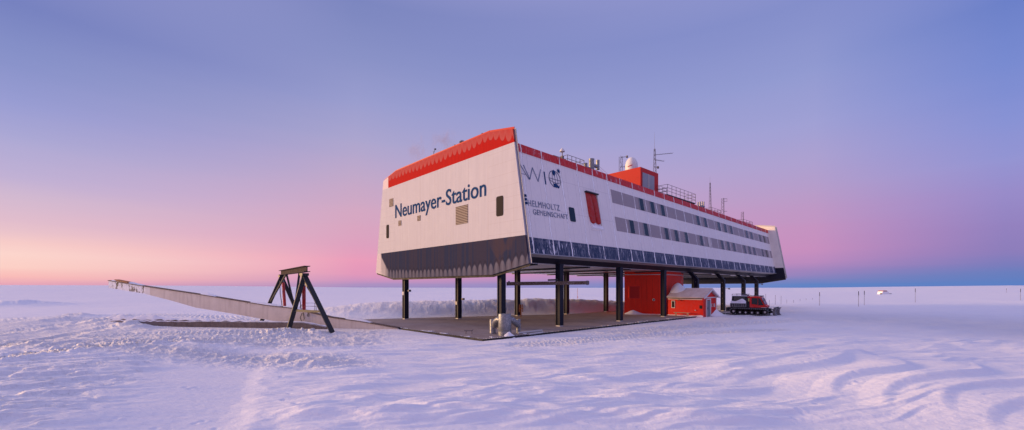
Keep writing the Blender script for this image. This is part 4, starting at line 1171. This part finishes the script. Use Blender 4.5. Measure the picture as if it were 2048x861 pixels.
# local x along girder (towards its raised end); side plate at y=0, thickness backwards
sgn = 1 if Matrix.Rotation(-gyaw, 3, 'Z') @ (-gn) @ Vector((0, 1, 0)) > 0 else -1
MB().prism([(t, 0, z) for t, z in P], (0, .45*sgn, 0)).build('side_girder', M['girder'], RG)
tc = MB(); tt = [on_line(*q) for q in top]
for a_, b_ in zip(tt[:-1], tt[1:]): tc.bar((a_[0], .2*sgn, a_[1]+.035), (b_[0], .2*sgn, b_[1]+.035), .56, .07)
tc.build('top_plank', M['wood'], RG)
t0_, z0_ = on_line(232, 562.5); t1_, z1_ = on_line(257, 567)
MB().bar((t0_, .1*sgn, z0_+.12), (t1_, .1*sgn, z1_+.10), .5, .12).build('loose_board', M['orange'], RG)
sn = MB(); rr = random.Random(5)
for (x0, x1) in [(222, 284), (500, 560), (565, 620), (690, 740), (400, 430)]:
    m_ = 8
    pv = []
    for i in range(m_+1):
        x = x0+(x1-x0)*i/m_; yy = np.interp(x, [q[0] for q in top], [q[1] for q in top]); t, z = on_line(x, yy); hh_ = .05+.13*math.sin(math.pi*i/m_)*rr.uniform(.6, 1)
        pv += [(t, -.03*sgn, z+.05), (t, .1*sgn, z+.07+hh_), (t, .35*sgn, z+.07+hh_), (t, .48*sgn, z+.05)]
    sn.add(pv, [(i*4+k, i*4+(k+1) % 4, (i+1)*4+(k+1) % 4, (i+1)*4+k) for i in range(m_) for k in range(4)]+[(0, 1, 2, 3), (m_*4+3, m_*4+2, m_*4+1, m_*4)], True)
sn.build('snow_cap', M['drift'], RG)
# rungs/rails on the cover near the gantry
hr = MB()
t, z = on_line(602, 622); t2, z2 = on_line(631, 630)
def hoop(ta, tb, zb, h, yy):
    hr.tube([(ta, yy, zb-.05), (ta, yy, zb+h), (tb, yy, zb+h), (tb, yy, zb-.35)], .03, 5)
hoop(t+.2, t2, z, .45, .1*sgn); hoop(t-.1, t2+.4, z, .75, .4*sgn); hr.tube([(t+.2, .1*sgn, z+.45), (t-.1, .4*sgn, z+.75)], .03, 5)
hr.build('hand_rail', M['rail'], RG)
cb = MB(); t, z = on_line(605, 626)
cb.tube([(t, -.06*sgn, z-.02), (t+.18, -.10*sgn, z-.5), (t-.05, -.10*sgn, z-.95), (t-.28, -.10*sgn, z-.55), (t-.12, -.06*sgn, z+.05)], .03, 5)
t, z = on_line(617, 626); cb.tube([(t, -.06*sgn, z), (t+.03, -.1*sgn, z-.35), (t-.12, -.1*sgn, z-.38), (t-.1, -.06*sgn, z)], .03, 5)
cb.build('cable_loop', M['black'], RG)

tw0, tw1 = Vector((-17.3, 39.3, 0)), Vector((-40.6, 42.6, 0)); td = (tw1-tw0).normalized(); tyaw = math.atan2(td.y, td.x); tl = (tw1-tw0).length
TW = empty('trench_wall', tw0, tyaw, 'low brown board wall of the ramp trench half buried in snow', 'wall')
m = MB(); n = 60; vs, fs = [], []
for i in range(n+1):
    x = tl*i/n; zt = .10+.38*min(1, i/6)+.05*math.sin(i*1.7)*(i > 20)+(.10*random.random() if i > 34 else .02*random.random())
    vs += [(x, .25, -.4), (x, -.25, -.4), (x, -.25, zt), (x, .25, zt+.02)]
for i in range(n):
    for k in range(4): k2 = (k+1) % 4; fs.append((i*4+k, i*4+k2, (i+1)*4+k2, (i+1)*4+k))
fs += [(0, 1, 2, 3), (n*4+3, n*4+2, n*4+1, n*4)]
m.add(vs, fs).build('wall', M['boards'], TW)
hv, hf = [], []
random.seed(21)
for i in range(n+1):
    x = tl*i/n; hh_ = (.03+.05*random.random()) if i < 30 else (.08+.22*random.random()+.25*math.exp(-((i-49)/3.)**2)+.25*math.exp(-((i-57)/3.)**2))
    zt = .48+.02*(i > 34)
    if i < 6: zt = .10+.38*i/6
    j_ = lambda a: random.uniform(-a, a)
    hv += [(x, .27, zt-.03-.12*(i > 34)*random.random()), (x+j_(.08), .20, zt+hh_*.7), (x+j_(.1), .05, zt+hh_*1.15), (x+j_(.1), -.20, zt+hh_), (x, -.35, zt-.2)]
for i in range(n):
    for k in range(4): hf.append((i*5+k, i*5+k+1, (i+1)*5+k+1, (i+1)*5+k))
hf += [tuple(range(5)), tuple(reversed(range(n*5, n*5+5)))]
MB().add(hv, hf, True).build('snow_cap', M['drift'], TW)

# ------------------------------------------------------------------ gantry
Bf, Cf, Ra = Vector((-20.0, 37.4, -.15)), Vector((-14.7, 34.5, -.15)), Vector((-17.85, 36.0, 4.85))
Af, Df, La = Vector((-26.6, 44.2, -.15)), Vector((-23.4, 46.6, -.15)), Vector((-25.55, 46.4, 5.0))
Df = Vector((-22.6, 45.2, -.15))
G0 = Vector((-21.5, 41.0, 0))
GA = empty('lifting_gantry', G0, 0, 'dark steel double A frame gantry with red hydraulic cylinders over the beige girder', 'gantry')
q = lambda v: Vector(v)-G0
for f_, a_ in ((Bf, Ra), (Cf, Ra), (Af, La), (Df, La)):
    d_ = (a_-f_).normalized()
    MB().bar(q(f_), q(a_), .36, .30, tuple((Ra-La).normalized())).build('leg', M['dark'], GA, .015)
I0, I1 = La+Vector((-.25, .4, .42)), Ra+Vector((.55, -.65, .50))
dI = I1-I0
m = MB(); m.bar(q(I0), q(I1), .08, .42); m.bar(q(I0+Vector((0, 0, .23))), q(I1+Vector((0, 0, .23))), .5, .06); m.bar(q(I0-Vector((0, 0, .23))), q(I1-Vector((0, 0, .23))), .5, .06)
m.build('top_beam', paint('rusty_beam', (.045, .036, .038), .85, 0, .4, 2, (.12, .09, .08), 0, .05), GA)
for a_, t in ((La, 0), (Ra, 1)): MB().box(q(a_)+Vector((0, 0, .04)), (.55, .55, .22), .8).build('head_plate', M['dark'], GA)
for (f_, a_, tt_) in ((Af, La, .22), (Df, La, .26), (Bf, Ra, .76), (Cf, Ra, .76)):
    p = I0+dI*tt_-Vector((0, 0, .25)); mid = f_.lerp(a_, .42)
    MB().bar(q(mid), q(p), .15, .15).build('brace', M['dark'], GA)
MB().bar(q(Bf.lerp(Ra, .38)), q(Cf.lerp(Ra, .38)), .16, .18).build('cross_tie', M['dark'], GA)
MB().bar(q(Af.lerp(La, .32)), q(Df.lerp(La, .32)), .16, .18).build('cross_tie', M['dark'], GA)
rc = paint('red_cylinder', (.42, .02, .02), .4)
for a_, xb, yb, off in ((La, 570, 614, .10), (Ra, 609, 623, .95)):
    top_ = a_+Vector((.18, -.3, -.25)); k_ = on_line(xb, yb); bt = Hh+gd*k_[0]+Vector((0, .25, k_[1]))
    if a_ is Ra: top_ = Vector((-18.2, 36.6, 4.2)); bt = at(608, 619, 37.6)
    else: top_ = Vector((-25.1, 45.9, 4.6)); bt = at(569.5, 614, 43.5)
    d_ = (bt-top_)
    c_ = MB().tube([q(top_+d_*.12), q(bt)], .15, 12).build('cylinder', rc, GA)
    MB().tube([q(top_), q(top_+d_*.14)], .08, 8).build('piston', M['galv'], c_)
    MB().tube([q(top_+Vector((-.3, -.1, -.1))), q(top_+d_*.5+Vector((-.34, -.1, 0))), q(bt+Vector((-.2, -.1, -.1)))], .035, 6).build('hose', M['black'], c_)

# ------------------------------------------------------------------ markers and far things
def zg(x, y_, d):
    p = at(x, y_, d); return float(heights(np.array([p.x]), np.array([p.y]))[0][0])
def pole(x, yt, yb, d, label, flag=True, w=.03, mat='wood', grp='marker poles in the snow'):
    p = at(x, yb, d); zt = at(x, yt, d).z; z0 = zg(x, yb, d)-.15
    r = empty('marker_pole', (p.x, p.y, z0), 0, label, 'marker pole', grp)
    h = zt-z0
    if h < .5: h = .5+abs(h)
    MB().tube([(0, 0, 0), (.02, 0, h)], w, 6).build('pole', M[mat], r)
    if flag: MB().tube([(.02, 0, h*.74), (.02, 0, h)], w*2.0, 8).build('flag', M['dark'], r)
    return r
for x, yt, yb, d, lb in [(1639, 585, 608, 92, 'thin marker pole nearest the snow groomer with a dark top'), (1717, 583, 611, 86, 'tallest marker pole with a dark top, left of a close pair'), (1728.5, 582, 608, 94, 'marker pole with a dark top, right of a close pair'),
                     (1830.5, 577.5, 600, 110, 'lone marker pole right of the distant red roofed sledge hut'), (2013, 577.5, 586, 190, 'farthest small marker pole near the right horizon'), (2041, 578, 598, 115, 'rightmost marker pole with a dark top')]:
    pole(x, yt, yb, d, lb)
for i, (x, yt, d) in enumerate([(1538.5, 600, 92), (1550.5, 590.5, 96), (1562, 592, 100), (1573.5, 599.5, 105), (1587, 600, 110), (1600, 598, 118), (1612, 597, 126), (1625, 596, 134)]):
    pole(x, yt, 609, d, ['first', 'second', 'third', 'fourth', 'fifth', 'sixth', 'seventh', 'last'][i]+' thin post of the row behind the groomer blade, counted from the left', False, .03, 'rail', 'thin posts behind the groomer')
p = at(1155, 597, 95); r = empty('flag_pole', (p.x, p.y, zg(1155, 597, 95)-.1), 0, 'thin reddish pole on the snow seen between the pillars', 'pole')
hp1 = at(1155, 577, 95).z-r.location.z
MB().tube([(0, 0, 0), (0, 0, hp1)], .04, 6).build('pole', M['orange'], r); MB().box((.05, 0, hp1*.45), (.18, .05, .25)).build('flag', M['redflat'], r)
# distant sledge hut, half snowed in
p = at(1765, 591, 200); z0 = zg(1765, 591, 200); sh_ = empty('sledge_hut', (p.x, p.y, z0-.35), .1, 'tiny distant snowed in hut with a red roof on the plain', 'hut')
MB().prism([(-1.6, -1.2, 0), (2.2, -1.2, 0), (2.0, -1.2, 1.5), (-1.2, -1.2, 1.7)], (0, 2.4, 0)).build('wall', M['drift'], sh_)
MB().prism([(-1.3, -1.3, 1.7), (-.7, -1.3, 2.15), (.9, -1.3, 2.1), (1.3, -1.3, 1.62)], (0, 2.6, 0)).build('roof', paint('faded_red', (.45, .2, .18), .7), sh_)
MB().tube([(-2.0, -1.3, .45), (-2.0, -1.0, .45)], .42, 14).build('wheel', M['black'], sh_)
MB().box((3.1, -.5, .6), (1.6, .8, .35)).build('sledge', M['concrete'], sh_)

# wisps of steam above the near end wall
def plume(x0, x1, y0, y1, dep, dens, seed, label):
    a_, b_ = at(x0, y1, dep), at(x1, y0, dep); c = (a_+b_)/2; c.y = dep
    w_, h_ = b_.x-a_.x, b_.z-a_.z
    m = NT('steam%d' % seed); nt = m.t; nt.nodes.remove(m.b)
    vol = m.n('ShaderNodeVolumePrincipled', {'Color': (.75, .62, .72), 'Anisotropy': .2})
    x, y, z = m.xyz()
    ob = m.coords()
    mp = m.n('ShaderNodeMapping', {'Vector': ob, 'Location': (seed*3.1, 0, 0), 'Scale': (.9, .9, .55)}).outputs[0]
    n = m.noise(1., 4, .6, mp, 1.0)
    l2 = m.n('ShaderNodeVectorMath', {0: ob, 1: (2/w_, .8, 2/h_)}, operation='MULTIPLY').outputs[0]
    ln_ = m.n('ShaderNodeVectorMath', {0: l2}, operation='LENGTH').outputs['Value']
    f = m.math('MULTIPLY', m.rng(ln_, 1., .2, 0, 1), m.rng(n, .47, .72, 0, dens))
    m.set(vol, 'Density', f)
    nt.links.new(vol.outputs[0], nt.nodes['Material Output'].inputs['Volume'])
    o = MB().box((0, 0, 0), (w_, 2.4, h_)).build('steam', m.m); o.location = c
    tag(o, label, kind='stuff')
plume(855, 925, 255, 318, 64, .7, 1, 'faint steam drifting above the end wall')
plume(808, 862, 262, 330, 64, .5, 2, 'fainter steam left of the first wisp')

# ------------------------------------------------------------------ sky and light
SUN_AZ = -82.0; SUN_EL = 6.3                            # degrees from straight ahead (+Y), positive to the right
sx, sy = math.sin(R(SUN_AZ)), math.cos(R(SUN_AZ))
wd_ = bpy.data.worlds.new('World'); sc.world = wd_; wd_.use_nodes = True
nt = wd_.node_tree; nt.nodes.clear()
def N(t, **kw):
    n = nt.nodes.new(t)
    for k, v in kw.items(): setattr(n, k, v)
    return n
def link(a, b): nt.links.new(a, b)
def mth(op, a, b=0., clamp=False):
    n = N('ShaderNodeMath', operation=op); n.use_clamp = clamp
    for i, v in enumerate((a, b)):
        if isinstance(v, bpy.types.NodeSocket): link(v, n.inputs[i])
        else: n.inputs[i].default_value = v
    return n.outputs[0]
tcw = N('ShaderNodeTexCoord'); sp = N('ShaderNodeSeparateXYZ'); link(tcw.outputs['Generated'], sp.inputs[0])
hl = mth('SQRT', mth('ADD', mth('MULTIPLY', sp.outputs[0], sp.outputs[0]), mth('MULTIPLY', sp.outputs[1], sp.outputs[1])))
hl = mth('MAXIMUM', hl, 1e-4)
el = mth('ARCTAN2', sp.outputs[2], hl)
d_ = mth('DIVIDE', mth('ADD', mth('MULTIPLY', sp.outputs[0], sx), mth('MULTIPLY', sp.outputs[1], sy)), hl)
# faint horizontal streaks of thin cloud
mp = N('ShaderNodeMapping'); mp.inputs['Scale'].default_value = (1.2, 1.2, 22); link(tcw.outputs['Generated'], mp.inputs[0])
nz = N('ShaderNodeTexNoise'); nz.inputs['Scale'].default_value = 1.6; nz.inputs['Detail'].default_value = 4; link(mp.outputs[0], nz.inputs['Vector'])
el = mth('ADD', el, mth('MULTIPLY', mth('SUBTRACT', nz.outputs[0], .5), .022))
EMAX = R(70)
fac = mth('POWER', mth('DIVIDE', mth('MAXIMUM', el, 0.0), EMAX, True), .5)
cols = {
 'sun': (None, [(0, (255, 190, 150)), (2.0, (255, 205, 160)), (5, (255, 222, 180)), (9, (250, 215, 195)), (14, (232, 205, 212)), (22, (196, 190, 222)), (40, (165, 170, 215)), (70, (150, 158, 212))]),
 'left': (30, [(0, (216, 152, 180)), (566, (232, 168, 184)), (552, (248, 186, 184)), (530, (251, 206, 197)), (510, (251, 212, 204)), (485, (246, 203, 200)), (439, (224, 188, 204)), (390, (209, 184, 208)), (348, (192, 176, 212)), (279, (172, 168, 212)), (202, (152, 156, 210)), (105, (134, 144, 200)), (0, (118, 129, 191))]),
 'midl': (710, [(0, (160, 143, 192)), (568, (176, 145, 193)), (556, (206, 148, 190)), (540, (228, 152, 186)), (520, (234, 156, 186)), (490, (222, 160, 190)), (450, (217, 165, 192)), (418, (211, 168, 195)), (348, (193, 168, 201)), (279, (172, 165, 206)), (202, (154, 157, 206)), (105, (137, 145, 198)), (0, (124, 134, 191))]),
 'midr': (1630, [(0, (95, 130, 196)), (568, (98, 130, 195)), (557, (122, 130, 190)), (540, (160, 132, 188)), (522, (186, 138, 190)), (500, (198, 142, 190)), (453, (196, 146, 192)), (383, (184, 155, 200)), (314, (172, 160, 208)), (244, (160, 160, 212)), (139, (146, 154, 209)), (0, (132, 142, 202))]),
 'right': (2010, [(0, (92, 127, 196)), (566, (94, 127, 194)), (551, (104, 126, 190)), (530, (122, 124, 188)), (502, (141, 125, 187)), (453, (147, 129, 191)), (383, (152, 139, 201)), (314, (148, 148, 210)), (244, (136, 146, 212)), (120, (120, 138, 208)), (0, (108, 128, 200))]),
}
def ramp(key):
    x, st = cols[key]
    n = N('ShaderNodeValToRGB'); link(fac, n.inputs[0]); cr = n.color_ramp
    pts = []
    if x is None:
        for e_, c in st: pts.append((e_, tuple(1.35*q for q in lin(c)) if e_ < 30 else tuple(1.1*q for q in lin(c))))
    else:
        az = math.atan((x-CX)/F)
        for i, (y, c) in enumerate(st):
            e_ = 0 if i == 0 else math.degrees(math.atan((574-y)/F*math.cos(az)))
            pts.append((e_, lin(c)))
        pts.append((50, tuple(ZEN[i] for i in range(3)))); 
    pts = [(math.sqrt(min(max(e_, 0)/70, 1)), c) for e_, c in pts]
    cr.elements[0].position = pts[0][0]; cr.elements[0].color = (*pts[0][1], 1)
    cr.elements[1].position = pts[-1][0]; cr.elements[1].color = (*pts[-1][1], 1)
    for p_, c in pts[1:-1]:
        e_ = cr.elements.new(p_); e_.color = (*c, 1)
    return n.outputs[0]
ZEN = tuple(1.12*q for q in lin((176, 168, 212)))
R_ = {k: ramp(k) for k in cols}
def wmix(f, a, b):
    n = N('ShaderNodeMix', data_type='RGBA'); link(f, n.inputs[0]); link(a, n.inputs[6]); link(b, n.inputs[7]); return n.outputs[2]
def wr(a, b, smooth=False):
    n = N('ShaderNodeMapRange'); n.inputs['From Min'].default_value = a; n.inputs['From Max'].default_value = b; link(d_, n.inputs['Value'])
    if smooth: n.interpolation_type = 'SMOOTHSTEP'
    return n.outputs[0]
def dd(x): return math.cos(math.atan((x-CX)/F)-R(SUN_AZ))
c_ = wmix(wr(dd(2010), dd(1630)), R_['right'], R_['midr'])
c_ = wmix(wr(dd(1630), dd(710)), c_, R_['midl'])
c_ = wmix(wr(dd(710), dd(30)), c_, R_['left'])
c_ = wmix(wr(dd(-60), .98), c_, R_['sun'])
nis = N('ShaderNodeTexSky', sky_type='NISHITA'); nis.sun_disc = False; nis.sun_elevation = R(SUN_EL); nis.sun_rotation = R(SUN_AZ)
nis.altitude = 0; nis.air_density = 1; nis.dust_density = 1.
b1 = N('ShaderNodeBackground'); link(c_, b1.inputs[0]); b1.inputs[1].default_value = 1.0
b2 = N('ShaderNodeBackground'); link(nis.outputs[0], b2.inputs[0]); b2.inputs[1].default_value = .001
ad = N('ShaderNodeAddShader'); link(b1.outputs[0], ad.inputs[0]); link(b2.outputs[0], ad.inputs[1])
wo = N('ShaderNodeOutputWorld'); link(ad.outputs[0], wo.inputs[0])

sl = bpy.data.lights.new('sun', 'SUN'); sl.energy = 5.0; sl.angle = R(17); sl.color = (1., .60, .28)
so = bpy.data.objects.new('sun', sl); COL.objects.link(so)
dvec = Vector((sx*math.cos(R(SUN_EL)), sy*math.cos(R(SUN_EL)), math.sin(R(SUN_EL))))
so.rotation_euler = dvec.to_track_quat('Z', 'Y').to_euler(); so.location = (-40, 0, 30)

# ------------------------------------------------------------------ camera and render
cd = bpy.data.cameras.new('camera'); cam = bpy.data.objects.new('camera', cd); COL.objects.link(cam)
cam.location = (0, 0, CAMZ); cam.rotation_euler = (R(90), 0, 0)
cd.sensor_width = 36; cd.lens = F/2048*36; cd.shift_y = (HY-430.5)/2048; cd.clip_end = 60000; cd.clip_start = .1
sc.camera = cam
vs_ = sc.view_settings; sc.display_settings.display_device = 'sRGB'
vs_.view_transform = 'Standard'; vs_.look = 'None'; vs_.exposure = 0; vs_.gamma = 1; vs_.use_curve_mapping = False
sc.render.engine = 'CYCLES'; sc.cycles.use_denoising = True
sc.cycles.max_bounces = 6; sc.cycles.volume_bounces = 0; sc.cycles.volume_step_rate = 2
sc.render.resolution_x, sc.render.resolution_y = 1024, 430
